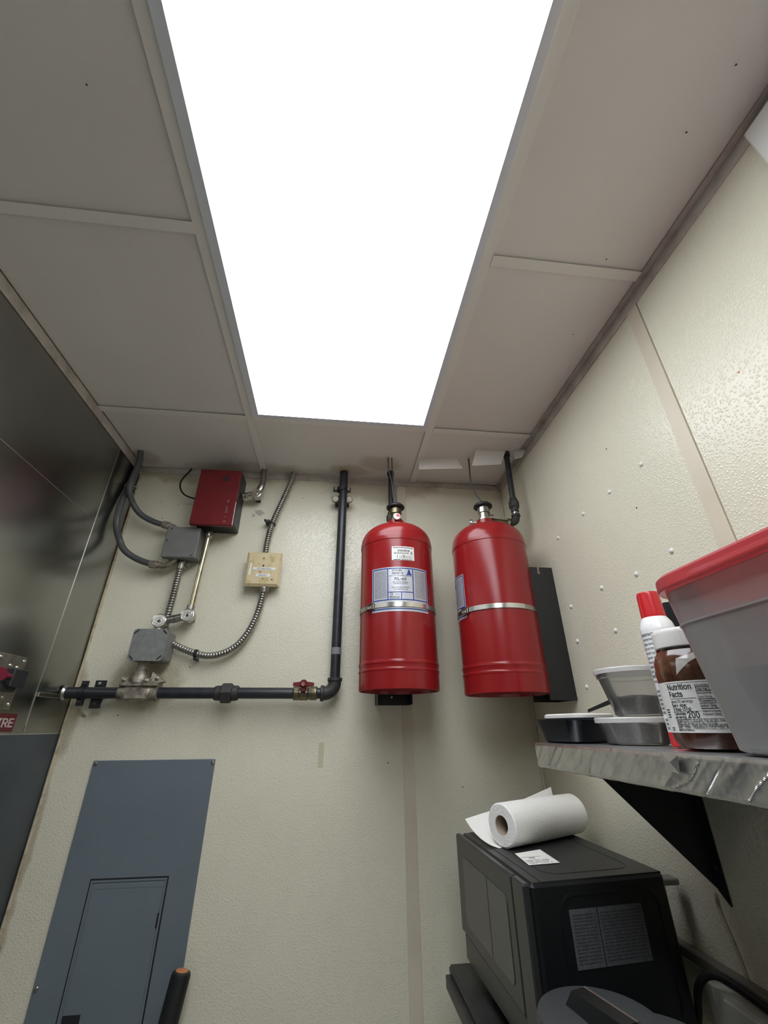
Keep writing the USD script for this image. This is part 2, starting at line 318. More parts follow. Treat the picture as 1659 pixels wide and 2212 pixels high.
part(wr, 'rust_spot', lathe([(.0032, 0), (.002, .0012)], rt(1597, 804), (-1, 0, 0), 10), 'wood_end')
part(wr, 'rust_spot', lathe([(.0022, 0), (.0012, .001)], rt(1535, 1197), (-1, 0, 0), 10), 'wood_end')
part(wr, 'screw_hole', lathe([(.0022, 0), (.0015, .0006)], rt(1375, 1097), (-1, 0, 0), 10), 'iron')
part(wr, 'screw_hole', lathe([(.002, 0), (.0015, .0006)], rt(1310, 970), (-1, 0, 0), 10), 'iron')
# left wall: stainless panels with seams, dark panel below
wl = thing('wall_left', 'stainless steel clad side of the exhaust hood', kind='structure')
part(wl, 'wall_core', bx(XL-T, XL-.004, YF, YB, 0, ZC+.2), 'far_wall')
part(wl, 'steel_panel', bx(XL-.004, XL, YF, 1.3315, 2.1165, ZC), 'steel', label='upper stainless panel')
part(wl, 'steel_panel', bx(XL-.004, XL, YF, 1.3315, 1.503, 2.1135), 'steel')
part(wl, 'steel_panel', bx(XL-.004, XL-.0005, 1.3335, YB, 1.503, ZC), 'steel', label='narrow stainless panel in the corner')
part(wl, 'steel_panel', bx(XL-.004, XL-.001, YF, YB, 0, 1.4985), 'steel_dark', label='dark blue-grey lower panel')
part(wl, 'panel_edge', bx(XL, XL+.0012, 1.3310, 1.3330, 1.52, 2.41), 'steel_edge')
part(wl, 'panel_edge', bx(XL, XL+.0010, 0.0, 1.31, 2.1140, 2.1160), 'steel_edge')
part(wl, 'panel_edge', bx(XL, XL+.0018, 1.3322, 1.3345, 1.505, 1.60), 'steel_edge')
part(wl, 'stub_rail', bx(XL-.0005, XL+.006, 1.336, 1.446, 1.590, 1.602, .001), 'zinc')
# ceiling: slab, tiles in the grid, tees
ce = thing('ceiling', 'suspended ceiling of plain grey-white tiles in a metal grid', kind='structure')
part(ce, 'ceiling_deck', bx(XL-T, XR+T, YF-T, YB+T, ZC+.14, ZC+.2), 'far_wall')
TX = [XL, -0.3205, 0.2965, XR]; TY = [YB, 1.1545, 0.5475, -0.0605, -0.668, -1.276, -1.884, YF]
def tile(x0, x1, y0, y1, edge=.010):
    e = edge; return cat(bx(x0+.002, x1-.002, y0+.002, y1-.002, ZC+.004, ZC+.016, .0015))
for a in range(3):
    for b in range(len(TY)-1):
        if a == 1 and (TY[b] <= 1.16 and TY[b+1] >= -0.07 or TY[b] < 0.0 and TY[b+1] > -1.3): continue       # the light fixture's bay
        part(ce, 'tile', tile(TX[a], TX[a+1], TY[b+1], TY[b]), 'tile')
for x in TX[1:3]: part(ce, 'main_tee', cat(bx(x-.0125, x+.0125, YF, YB, ZC-.0012, ZC+.0008, .0004), bx(x-.001, x+.001, YF, YB, ZC, ZC+.04)), 'grid_metal')
for y in TY[1:-1]:
    for a in range(3):
        if a == 1 and (0.0 < y < 1.0 or -1.0 < y < -0.1): continue
        x0, x1 = (TX[a]+(.0125 if a else 0), TX[a+1]-(.0125 if a < 2 else .0165))
        part(ce, 'cross_tee', bx(x0, x1, y-.012, y+.012, ZC-.0024, ZC-.0002, .0006), 'grid_metal')
for i, (nm, m) in enumerate((('trim_1', bx(XL, XL+.0035, YF, YB, ZC-.034, ZC, .001)), ('trim_2', bx(XR-.0035, XR, YF, YB, ZC-.032, ZC, .001)), ('trim_3', bx(XL, XR, YB-.0035, YB, ZC-.022, ZC, .001)))):
    solid(nm, m, 'grid_trim', ('wall angle along the steel wall', 'grey wall angle between ceiling and right wall', 'stained wall angle above the back wall')[i], kind='structure')
part(ce, 'tile_flange', bx(XR-.016, XR, YF, YB, ZC-.0012, ZC+.0008), 'grid_trim')
part(ce, 'speck', cat(*[lathe([(.0016, 0), (.001, .0005)], at(x, y, 2, ZC+.0008), (0, 0, -1), 8) for x, y in ((187, 183), (1238, 722), (1483, 286), (1310, 560), (697, 990), (1590, 140))]), 'iron', kind='stuff')

# ================================================================ CEILING LIGHT
def troffer(yo, label):
    cl = thing('ceiling_light', label, 'ceiling light', (-.012, .547+yo, ZC))
    lx0, lx1, ly0, ly1 = -0.308, 0.284, -0.049+yo, 1.1425+yo
    ix0, ix1, iy0, iy1 = -0.288, 0.268, -0.030+yo, 1.1265+yo
    part(cl, 'frame', slab(sbox(lx0, ly0, lx1, ly1).difference(sbox(ix0, iy0, ix1, iy1)), (0, 0, ZC-.006), (1, 0, 0), (0, 1, 0), .02), 'light_frame', label='white painted door frame')
    part(cl, 'diffuser', bx(ix0-.004, ix1+.004, iy0-.004, iy1+.004, ZC+.0005, ZC+.0035), 'diffuser', label='lit white prismatic panel')
    part(cl, 'housing', cat(bx(lx0, lx1, ly0, ly1, ZC+.09, ZC+.1), bx(lx0, lx0+.004, ly0, ly1, ZC+.014, ZC+.09), bx(lx1-.004, lx1, ly0, ly1, ZC+.014, ZC+.09)), 'grid_metal')
troffer(0.0, 'large glowing rectangular troffer light with white prismatic diffuser set in the ceiling')
troffer(-1.2155, 'second ceiling troffer further back in the row behind the viewer')

# ================================================================ FIRE SUPPRESSION CYLINDERS
def cylinder_unit(ax, ay, dz, back, front, strap_a, label, first):
    """back = angle of the mounting side, front = angle the label faces, strap_a = (buckle angle, tail end angle)"""
    R = .12; zb = 1.603 + dz
    t = thing('suppression_cylinder', label, 'fire suppression cylinder', (ax, ay, zb), 'red fire suppression cylinders')
    b, c = np.array([math.cos(back), math.sin(back), 0]), np.array([ax, ay, 0])
    s = np.array([-b[1], b[0], 0]); Z = np.array([0, 0, 1.0]); up = lambda z: np.array([0, 0, z + dz])
    prof = [(.0, 1.626), (.09, 1.622), (.112, 1.612), (.1165, 1.603), (.1195, 1.603), (.120, 1.606), (.120, 1.648), (.1212, 1.651), (.1218, 1.654), (.1212, 1.657), (.120, 1.659), (.120, 1.667), (.1213, 1.670), (.1218, 1.674), (.1205, 1.678), (.1195, 1.681), (.1195, 2.043), (.1208, 2.045), (.1208, 2.058), (.1195, 2.061)]
    prof += [(.1195*math.cos(a)**.75, 2.061 + .074*math.sin(a)) for a in np.linspace(.12, 1.30, 12)] + [(.032, 2.1345)]
    part(t, 'shell', lathe([(r, z+dz) for r, z in prof], (ax, ay, 0), n=96), 'red_paint', 28)
    part(t, 'neck', lathe([(.036, 2.130+dz), (.033, 2.136+dz), (.0285, 2.139+dz), (.0285, 2.1575+dz), (.025, 2.159+dz)], (ax, ay, 0), n=40), 'red_paint')
    v = part(t, 'valve', cat(lathe([(.0215, 2.157+dz), (.0235, 2.160+dz), (.0235, 2.165+dz), (.0175, 2.167+dz), (.0175, 2.186+dz), (.0215, 2.188+dz), (.0215, 2.213+dz)], (ax, ay, 0), n=36), rod(c+up(2.175), c+up(2.175)+b*.032, .0105)), 'zinc' if not first else 'brass', label='valve body')
    part(v, 'valve_cap', lathe([(.029, 2.210+dz), (.0325, 2.213+dz), (.0325, 2.218+dz), (.027, 2.224+dz), (.012, 2.228+dz), (.006, 2.234+dz)], (ax, ay, 0), n=40), 'black_rubber', label='black round cap')
    # gauge on its stem
    f = np.array([math.cos(front), math.sin(front), 0]); g0 = c + up(2.157)
    g = part(t, 'gauge', cat(rod(g0+f*.02, g0+f*.042, .005), lathe([(.0125, 0), (.0135, .002), (.0135, .009), (.012, .0105)], g0+f*.040, f, 28)), 'zinc', label='small round pressure gauge')
    part(g, 'dial', lathe([(.0112, 0), (.0112, .0008)], g0+f*.0502, f, 28), 'white_label')
    up_ = Z; rt_ = np.cross(up_, f)
    wedge = Polygon([(0, 0)] + [(.0105*math.cos(a), .0105*math.sin(a)) for a in np.linspace(-.4, 1.6, 10)])
    part(g, 'red_zone', slab(wedge, g0+f*.0510, rt_, up_, .0005), 'red_plastic'); part(g, 'needle', slab([(-.001, -.003), (.001, -.003), (.0004, .008), (-.0004, .008)], g0+f*.0515, (rt_+up_)/1.414, (up_-rt_)/1.414, .0004), 'dark_print')
    # mounting channel: web on the wall and two flanges reaching round the shell
    br = part(t, 'mounting_bracket', slab(sbox(-.055, 1.574, .055, 1.962), c+np.array([0, 0, 0])+b*.1805, s, Z, -.003 if np.cross(s, Z)@b > 0 else .003), 'bracket_black', label='black steel channel')
    fl = sbox(.101, 1.574, .1805, 1.962).difference(sbox(.131, 1.945, .139, 1.97).union(Point(.135, 1.945).buffer(.0055)))
    for e in (-1, 1): part(br, 'flange', slab(fl, c+s*(.0535*e), b, Z, .003, 0.0) , 'bracket_black')
    part(br, 'screw', screw(c+b*.1775+up(0)*0+Z*1.60, -b, .005), 'zinc')
    # strap with buckle
    def arc(a0, a1, r, z0, z1, th, n=60):
        A = np.linspace(a0, a1, n); P = [(r, z0), (r+th, z0), (r+th, z1), (r, z1)]; V = []; F = []
        for a in A: V += [(ax+q*math.cos(a), ay+q*math.sin(a), z+dz) for q, z in P]
        for i in range(n-1):
            for k in range(4):
                p0, p1 = 4*i+k, 4*i+(k+1) % 4; F += [(p0, p1, p1+4), (p0, p1+4, p0+4)]
        F += [(0, 2, 1), (0, 3, 2), (4*n-4, 4*n-3, 4*n-2), (4*n-4, 4*n-2, 4*n-1)]
        m = trimesh.Trimesh(V, F, process=False); m.fix_normals(); return m
    st = part(t, 'strap', arc(back+.50, back+2*PI-.50, .1202, 1.8250, 1.8385, .0012, 110), 'zinc', label='thin bright steel strap')
    part(st, 'strap_tail', arc(strap_a[0], strap_a[1], .1216, 1.8255, 1.8390, .0011), 'chrome')
    A = strap_a[0]; rad = np.array([math.cos(A), math.sin(A), 0]); tan = np.array([-rad[1], rad[0], 0]); q = c + rad*.1222 + up(1.832)
    def lb(x0, x1, y0, y1, z0, z1): return hull([q + tan*x + Z*y + rad*z for x in (x0, x1) for y in (y0, y1) for z in (z0, z1)])
    part(st, 'buckle', cat(lb(-.013, .013, .0070, .0088, 0, .007), lb(-.013, .013, -.0088, -.0070, 0, .007), lb(-.013, -.010, -.0088, .0088, 0, .007), lb(.006, .012, -.006, .006, .002, .0055)), 'zinc')
    # main label
    def B_(m, lift): return bend(m, ax, ay, .1197, front, 1.812 + dz, lift)
    hw, hh = .0935, .136
    lab = part(t, 'label', B_(strip(-hw, hw, 0, hh, .0003), .0002), 'silver_label', label='silver product label with blue borders')
    L = lambda x0, x1, y0, y1: strip(x0, x1, y0, y1, .00025)
    blue = [L(-hw+.003, hw-.003, hh-.006, hh-.003), L(-hw+.003, hw-.003, .033, .036), L(-hw+.003, hw-.003, .006, .009), L(-hw+.003, -hw+.006, .006, hh-.003), L(hw-.006, hw-.003, .006, hh-.003), L(-.0405, -.0375, .033, hh-.004), L(.0375, .0405, .033, hh-.004), L(-.038, .038, .056, .0585), L(.0005, .003, .034, .057)]
    part(lab, 'border', B_(cat(*blue), .0005), 'blue_print')
    emb = [slab([(.018, .1105), (.036, .1105), (.032, .117), (.031, .1165), (.0295, .126), (.026, .1285), (.0235, .126), (.0225, .117), (.0215, .1165)], (0, 0, 0), (1, 0, 0), (0, 1, 0), .0003)]
    part(lab, 'emblem', B_(emb[0], .0005), 'blue_print', label='blue emblem')
    tx = [moved(text('KITCHEN', .0062, .0003, True, .030), -.026, .1215), moved(text('KNIGHT II', .0062, .0003, True, .034), -.026, .1125), moved(text('RESTAURANT FIRE SUPPRESSION SYSTEM', .0026, .0003, False, .070), -.035, .1065),
          moved(text('PCL-460', .0088, .0003, True, .037), -.019, .0935), moved(text('FOR SYSTEM & MANUAL', .0034, .0003, False, .048), -.024, .0865), moved(text('FOR SERVICE USE ONLY', .0034, .0003, False, .043), -.0215, .0815),
          moved(text('MEETS THE REQUIREMENTS', .0034, .0003, False, .054), -.027, .0700), moved(text('OF STANDARD UL 300', .0032, .0003, False, .044), -.022, .0640)]
    tx += [ring([(.0040, 0), (.0046, 0), (.0046, .0003), (.0040, .0003)], (-.028, .0505, 0), n=20), moved(text('UL', .0040, .0003, True), -.0305, .0486), moved(text('LISTED', .0030, .0003), -.019, .0490), greek(-.034, -.003, .038, .046, 3, 5, .45, .0003)]
    part(lab, 'print', B_(cat(*tx), .0005), 'dark_print')
    part(lab, 'fine_print', B_(cat(greek(-.084, -.043, .041, .127, 30, 11, .5, .0002), greek(.045, .084, .041, .127, 30, 12, .5, .0002), greek(-.03, .03, .024, .029, 2, 3, .5, .0002)), .0005), 'grey_print', kind='stuff')
    if first:
        a0 = math.radians(-88); w = .036
        tg = part(t, 'service_tag', bend(slab(rrect(-w, w, 0, .046, .003), (0, 0, 0), (1, 0, 0), (0, 1, 0), .0003), ax, ay, .1197, a0, 1.970, .0002), 'white_label', label='white punched service tag')
        cells = [L(-.012+.0038*i, -.012+.0038*i+.0016, .006+.0032*j, .006+.0032*j+.0014) for i in range(11) for j in range(3)]
        pr_ = [greek(-.032, .032, .0405, .044, 1, 2, .6, .0002), greek(-.018, .020, .029, .036, 2, 4, .5, .0002), greek(-.030, .018, .0215, .027, 2, 6, .4, .0002), greek(-.030, .030, .001, .0045, 1, 7, .55, .0002), moved(text('2', .008, .0003, True), .0225, .021), L(-.019, -.0178, .006, .017), *cells, lathe([(.0016, 0), (.0016, .0003)], (-.0005, .0165, 0), n=10), lathe([(.0016, 0), (.0016, .0003)], (.0025, .0120, 0), n=10)]
        part(tg, 'print', bend(cat(*pr_), ax, ay, .1197, a0, 1.970, .0005), 'dark_print')
    return t
C1, C2 = (0.194, 1.328), (0.498, 1.267)
cylinder_unit(*C1, 0.0, PI/2, math.radians(-93), (math.radians(-98.3-40), math.radians(-98.3+50)), 'red cylinder with white tag and label facing out, beside the black pipe', True)
cylinder_unit(*C2, -0.012, 0.0, math.radians(-202), (math.radians(-111.4-46), math.radians(-111.4+42)), 'red cylinder strapped to the right wall, its label turned to the left', False)
def discharge(cx, cy, dz, b, label):
    c = np.array([cx, cy, 0.0]); b = np.array(b, float); Z = np.array([0, 0, 1.0]); z = 2.157 + dz
    t = thing('discharge_pipe', label, 'pipe', c + b*.117 + Z*z, 'discharge pipes above the cylinders')
    part(t, 'hex_adapter', tube([c+b*.030+Z*(z+.004), c+b*.080+Z*z], .0095, 6), 'brass', 10, label='dull brass hexagonal adapter')
    part(t, 'lock_nut', cat(hexnut(c+b*.084+Z*z, b, .0150, .010), rod(c+b*.088+Z*z, c+b*.096+Z*z, .0095)), 'zinc', 10)
    p = [c+b*.094+Z*z] + [c+b*(.117-.022*math.cos(a))*1 + b*0 + Z*z + 0*b + (b*(.022*math.cos(a)-.022+.022*math.sin(a)) + Z*(.022*(1-math.cos(a)))) for a in np.linspace(0, PI/2, 9)] + [c+b*.117+Z*(z+.030)]
    part(t, 'elbow', cat(tube(p, .0128), rod(c+b*.092+Z*z, c+b*.100+Z*z, .0155), rod(c+b*.117+Z*(z+.024), c+b*.117+Z*(z+.033), .0155)), 'iron', label='dark iron elbow')
    part(t, 'nipple', rod(c+b*.117+Z*(z+.030), c+b*.117+Z*(z+.052), .0098), 'zinc')
    part(t, 'union', cat(tube([c+b*.117+Z*(z+k) for k in (.046, .060, .062, .082, .084, .100)], [.0125, .0155, .019, .019, .0165, .0125], 8), rod(c+b*.117+Z*(z+.044), c+b*.117+Z*(z+.050), .0135)), 'iron', 15, label='rough iron union')
    part(t, 'pipe', rod(c+b*.117+Z*(z+.09), c+b*.120+Z*(ZC+.01), .0102), 'black_pipe')
    part(t, 'ceiling_sleeve', rod(c+b*.120+Z*(ZC-.012), c+b*.120+Z*(ZC+.004), .0135), 'black_metal')
discharge(*C1, 0.0, (0, 1, 0), 'black discharge pipe rising behind the cylinder with the white tag')
discharge(*C2, -0.012, (1, 0, 0), 'black discharge pipe with elbow rising in the right corner')
def cable(name, pts, r, m, label, cat_='cable', n=40, group=None): return solid(name, tube(spline(pts, n), r, 8), m, label, cat_, group)
cable('actuation_line', [(.172, 1.343, ZC+.002), (.1725, 1.345, 2.415), at(841, 1020, 1, 1.36), at(846, 1040, 1, 1.352), at(849, 1065, 1, 1.34), (C1[0], C1[1], 2.234)], .0026, 'grey_conduit', 'thin grey line bowing from ceiling to the cylinder with the white tag', group='release lines over the cylinders')
cable('actuation_line', [(.186, 1.343, ZC+.002), at(847, 1010, 1, 1.343), at(849, 1035, 1, 1.34), (C1[0]+.005, C1[1]-.002, 2.228)], .0018, 'iron', 'straight dark wire dropping beside the bowed grey line', group='release lines over the cylinders')
cable('actuation_line', [(.485, 1.318, ZC+.002), at(1014, 1010, 1, 1.318), at(1018, 1045, 1, 1.30), at(1029, 1070, 1, 1.282), (C2[0], C2[1], 2.224)], .0032, 'grey_conduit', 'kinked grey line from ceiling to the right-hand cylinder cap', group='release lines over the cylinders')
# white cards tucked under the ceiling
def flap(pts, dy, label):
    """card hanging from the ceiling: near edge (first two pixels) at the ceiling, far edge dropped"""
    a, b = at(*pts[0], 2, ZC-.001), at(*pts[1], 2, ZC-.001); c, d = at(*pts[2], 1, b[1]+dy), at(*pts[3], 1, a[1]+dy)
    q = np.array([a, b, c, d]); return solid('white_card', hull(np.vstack([q, q + [0, .002, .0015]])), 'paper', label, 'cardboard', 'white cards under the ceiling')
flap([(905, 993), (985, 990), (1000, 1012), (905, 1014)], .006, 'long white card hanging under the ceiling left of the kinked line')
flap([(1028, 972), (1092, 975), (1082, 1003), (1020, 1006)], .016, 'white card under the ceiling between the kinked line and the corner pipe')
flap([(1108, 976), (1137, 970), (1128, 988), (1112, 992)], .010, 'small white card scrap in the ceiling corner beyond the pipe')

# ================================================================ GAS PIPE RUN
PY, PZ, PR, VX = 1.455, 1.607, .0163, .004
gp = thing('gas_pipe', 'black iron gas pipe running along the wall and up to the ceiling', 'pipe', (-.33, PY, PZ))
part(gp, 'pipe', rod((XL-.02, PY, PZ), (-.625, PY, PZ), PR), 'black_pipe')
part(gp, 'pipe', rod((-.540, PY, PZ), (-.330, PY, PZ), PR), 'black_pipe')
part(gp, 'pipe', rod((-.320, PY, PZ), (-.125, PY, PZ), PR), 'black_pipe')
part(gp, 'pipe', rod((-.050, PY, PZ), (-.030, PY, PZ), PR), 'black_pipe')
part(gp, 'pipe', rod((VX, PY, PZ+.035), (VX, PY, ZC+.01), PR), 'black_pipe', label='upright pipe')
part(gp, 'union', cat(tube([(-.327+d, PY, PZ) for d in (-.036, -.030, -.017, -.016)], [.0195, .0215, .0215, .019], 24), tube([(-.327+d, PY, PZ) for d in (-.016, -.013, .012, .016)], [.026, .0285, .0285, .026], 8), tube([(-.327+d, PY, PZ) for d in (.014, .020, .033, .036)], [.0215, .0225, .0215, .019], 24)), 'iron', 12, label='iron pipe union')
e = [(-.034, PY, PZ), (-.026, PY, PZ)] + [(VX-.032+.032*math.sin(a), PY, PZ+.032*(1-math.cos(a))) for a in np.linspace(0, PI/2, 10)] + [(VX, PY, PZ+.042)]
part(gp, 'elbow', cat(tube(e, .0205, 24), tube([(-.040, PY, PZ), (-.038, PY, PZ), (-.030, PY, PZ), (-.028, PY, PZ)], [.021, .0235, .0235, .021], 28), tube([(VX, PY, PZ+.034), (VX, PY, PZ+.036), (VX, PY, PZ+.044), (VX, PY, PZ+.046)], [.021, .0235, .0235, .021], 28)), 'iron', label='iron elbow')
bv = part(gp, 'shutoff_valve', cat(tube([(-.1245+d, PY, PZ) for d in (0, .003, .016, .020, .050, .054, .072, .075)], [.018, .0205, .0205, .018, .018, .0205, .0205, .018], 24), tube([(-.105+d, PY, PZ) for d in (-.004, 0, .026, .03)], [.017, .0215, .0215, .017], 10), rod((-.092, PY-.016, PZ+.008), (-.092, PY-.03, PZ+.020), .008)), 'brass', label='tarnished brass ball valve')
hn = lambda x, z: (x, PY-.030, z)
part(bv, 'handle', cat(hull([hn(-.124, PZ+.018), hn(-.124, PZ+.028), hn(-.060, PZ+.018), hn(-.060, PZ+.028), (-.124, PY-.036, PZ+.018), (-.124, PY-.036, PZ+.028), (-.060, PY-.036, PZ+.018), (-.060, PY-.036, PZ+.028), hn(-.092, PZ+.015), hn(-.092, PZ+.033)]), lathe([(.0115, 0), (.0115, .009), (.009, .011), (.006, .0095)], (-.092, PY-.028, PZ+.024), (0, -1, .25), 24), bx(-.099, -.085, PY-.034, PY-.02, PZ+.002, PZ+.022, .002)), 'red_cover', label='red T handle')
part(gp, 'pipe_tag', ring([(PR+.0002, -.011), (PR+.0008, -.011), (PR+.0008, .011), (PR+.0002, .011)], (VX, PY, 1.735)), 'grey_print', label='torn grey sticker'); 
part(gp, 'end_collar', tube([(XL+.004, PY, PZ), (XL+.006, PY, PZ), (XL+.012, PY, PZ)], [.020, .0215, .017], 24), 'zinc', label='pale end ring')
def split_clamp(x, z, ax_, nm, extra):
    """ring round the pipe with two ears and bolts; ax_ = pipe axis"""
    a = np.array(ax_, float); s = np.array([0, 0, 1.0]) if a[0] else np.array([1.0, 0, 0]); c = np.array([x, PY, z])
    r = ring([(PR, -.008), (PR+.0032, -.008), (PR+.0032, .008), (PR, .008)], c, a, 32); ears = []
    for e in (-1, 1):
        o = c + s*e*(PR+.009); q = [o + s*i + a*j + np.array([0, k, 0]) for i in (-.010, .008) for j in (-.0085, .0085) for k in (-.004, .006)]; ears.append(hull(q))
    k = part(gp, 'pipe_clamp', cat(r, *ears), 'black_metal', label='black split clamp')
    for e in (-1, 1): part(k, 'bolt', cat(hexnut(c + s*e*(PR+.0085) + np.array([0, -.006, 0]), (0, 1, 0), .005, .005), rod(c + s*e*(PR+.0085) + np.array([0, -.012, 0]), c + s*e*(PR+.0085) + np.array([0, .01, 0]), .0025, n=8)), 'zinc' if extra else 'iron', 10)
    part(k, 'wall_stem', rod(c + np.array([0, PR, 0]), (c[0], YB, c[2]), .007), 'black_metal')
split_clamp(VX-.004, 2.353, (0, 0, 1), 'a', True); split_clamp(-.745, PZ, (1, 0, 0), 'b', False)
for e in (-1, 1): part(gp, 'spacer_disc', lathe([(.0135, 0), (.0145, .002), (.0145, .007), (.012, .0095)], (VX-.003+e*.0265, PY+.012, 2.312), (0, -1, 0), 24), 'cast_alloy')
part(gp, 'spacer_bar', bx(VX-.03, VX+.026, PY+.012, YB, 2.304, 2.320), 'black_metal')
part(gp, 'wall_plate', bx(-.722, -.690, PY+.010, PY+.014, PZ-.042, PZ+.036, .001), 'black_metal', label='black clamp plate')
for dz in (-.030, .026): part(gp, 'plate_bolt', screw((-.708, PY+.010, PZ+dz), (0, -1, 0), .006, .004), 'zinc' if dz > 0 else 'iron')
part(gp, 'plate_post', bx(-.714, -.698, PY+.012, YB, PZ-.008, PZ+.008), 'black_metal')
part(gp, 'ceiling_sleeve', rod((VX, PY, ZC-.004), (VX, PY, ZC+.004), .024), 'caulk')

# ---- mechanical gas valve with its grey actuator housing
gv = thing('gas_valve', 'grey square actuator housing on a grimy cast gas valve', 'gas valve', (-.585, PY, PZ))
gx = -.585
part(gv, 'valve_body', cat(tube([(gx-.060, PY, PZ), (gx-.055, PY, PZ), (gx-.036, PY, PZ+.001), (gx+.03, PY, PZ+.001), (gx+.036, PY, PZ), (gx+.038, PY, PZ), (gx+.056, PY, PZ), (gx+.058, PY, PZ)], [.016, .021, .0245, .0245, .022, .0245, .0245, .021], 20), bx(gx-.036, gx+.03, PY-.026, PY+.024, PZ-.022, PZ+.016, .006)), 'cast_alloy', label='grimy cast valve body')
part(gv, 'flange', cat(bx(gx-.052, gx+.056, PY-.026, PY+.026, PZ+.017, PZ+.030, .002), bx(gx-.050, gx-.028, PY-.031, PY-.01, PZ+.018, PZ+.043, .002), bx(gx+.016, gx+.036, PY-.031, PY-.01, PZ+.018, PZ+.040, .002), hull([(gx+.030, PY-.02, PZ+.019), (gx+.070, PY-.012, PZ+.032), (gx+.034, PY-.02, PZ+.058), (gx+.030, PY+.02, PZ+.019), (gx+.070, PY+.012, PZ+.032), (gx+.034, PY+.02, PZ+.058)])), 'cast_alloy')
for p in ((gx-.039, PZ+.034), (gx+.026, PZ+.032), (gx+.050, PZ+.040)): part(gv, 'flange_bolt', lathe([(.0055, 0), (.0055, .003), (.003, .004)], (p[0], PY-.031 if p[0] < gx+.04 else PY-.018, p[1]), (0, -1, 0), 12), 'zinc')
part(gv, 'bonnet', lathe([(.030, PZ+.028), (.029, PZ+.040), (.0195, PZ+.064), (.0175, PZ+.068), (.0175, PZ+.088)], (gx-.006, PY, 0), n=32), 'cast_alloy', label='bell-shaped bonnet')
q0, q1, q2, q3 = -.6265, -.5235, 1.694, 1.7895
hs = part(gv, 'housing', slab(rrect(q0+.004, q1-.002, q2+.002, q3-.002, .008), (0, 1.490, 0), (1, 0, 0), (0, 0, 1), .068), 'grey_housing', label='grey die-cast housing')
cv = part(gv, 'cover', slab(rrect(q0, q1, q2, q3, .012), (0, 1.422, 0), (1, 0, 0), (0, 0, 1), .010), 'grey_housing')
for i, (sx, sz) in enumerate(((q0+.009, q3-.009), (q1-.009, q3-.009), (q0+.011, q2+.009), (q1-.011, q2+.010))):
    dx = (1 if i in (0, 3) else -1)*.707; part(cv, 'screw_slot', slab(sbox(-.0085, -.0022, .0085, .0022), (sx, 1.4122, sz), (dx, 0, .707), (-.707 if dx > 0 else -.707, 0, .707 if dx > 0 else -.707), .0006), 'black_metal')
part(gv, 'wall_mount', bx(gx-.02, gx+.02, 1.488, YB, 1.72, 1.76), 'black_metal')

# ================================================================ CABLE CONDUIT, CORNER PULLEYS, CONTROL BOX
def pulley(cx, cz, y0, r, arms, label, wall=True):
    t = thing('corner_pulley', label, 'corner pulley', (cx, y0, cz), 'round corner pulleys on the thin conduit')
    bd = [lathe([(r, 0), (r, .022), (r*.97, .024)], (cx, y0+.024, cz), (0, -1, 0), 40)]
    for (dx, dz) in arms:
        nx, nz = -dz, dx; o = np.array([cx + nx*0, y0+.012, cz]); d = np.array([dx, 0, dz])
        bd.append(rod(o, o + d*(r+.014), .0125, n=20))
    part(t, 'pulley_body', cat(*bd), 'zinc', label='cast pulley body')
    cp = part(t, 'cover_disc', cat(lathe([(r*.98, 0), (r*.98, .003), (r*.88, .0036), (r*.86, .0026), (r*.70, .0026), (r*.68, .0038), (r*.46, .0038), (r*.42, .0014), (r*.28, .0014), (r*.26, .0040), (r*.12, .0044)], (cx, y0, cz), (0, -1, 0), 44)), 'chrome', 20, label='bright ringed cover')
    part(cp, 'centre_screw', screw((cx, y0-.004, cz), (0, -1, 0), r*.14, .002), 'iron')
    part(t, 'mount', bx(cx-.008, cx+.008, y0+.02, YB, cz-.008, cz+.008), 'iron')
    return t
EY = 1.462
P1, P2, P3 = (-.573, 1.823), (-.4885, 1.843), (-.328, 2.314)
dd = np.array([P2[0]-P1[0], P2[1]-P1[1]]); dd /= np.linalg.norm(dd)
pulley(*P1, 1.448, .0225, [(dd[0], dd[1]), (0, -1)], 'bright ringed pulley just above the lower grey housing')
pulley(*P2, 1.448, .0215, [(-dd[0], -dd[1]), (.05, 1)], 'bright ringed pulley at the foot of the thin upright conduit')
pulley(*P3, 1.448, .0185, [(-1, -.08), (.35, .93)], 'small ringed pulley right of the red control box')
c_ = solid('cable_conduit', tube([(-.4862, EY, 1.862), (-.4765, EY, 2.150)], .0086, 18), 'zinc_yellow', 'thin zinc conduit from under the red box down to a pulley', 'conduit', 'cable conduits')
k_ = thing('cable_conduit', 'short ribbed coupling conduit joining the two lower ringed pulleys', 'conduit', (-.53, EY, 1.83), 'cable conduits')
ux = np.array([dd[0], 0, dd[1]]); a0 = np.array([P1[0], EY, P1[1]])
part(k_, 'coupling', tube([a0+ux*s for s in (.034, .036, .0445, .0455, .0465, .054, .056)], [.0118, .0135, .0135, .0115, .0135, .0135, .0118], 20), 'zinc')
k_ = thing('cable_conduit', 'short conduit with ribbed couplings between red box and small pulley', 'conduit', (-.37, EY, 2.31), 'cable conduits')
part(k_, 'coupling', tube([(-.388, EY, 2.307), (-.381, EY, 2.308), (-.380, EY, 2.308), (-.372, EY, 2.309), (-.371, EY, 2.309), (-.369, EY, 2.309), (-.361, EY, 2.31), (-.360, EY, 2.31)], [.008, .0115, .0135, .0135, .0095, .0125, .0125, .009], 20), 'zinc')
k_ = thing('cable_conduit', 'short dull elbow conduit rising from the small pulley to the ceiling', 'conduit', (-.31, EY, 2.40), 'cable conduits')
part(k_, 'conduit', tube(spline([(-.320, EY, 2.334), (-.316, EY, 2.352), (-.314, EY+.004, 2.375), (-.316, EY+.012, 2.41), (-.318, EY+.016, ZC+.004)], 16), .0112, 16), 'flex_metal')
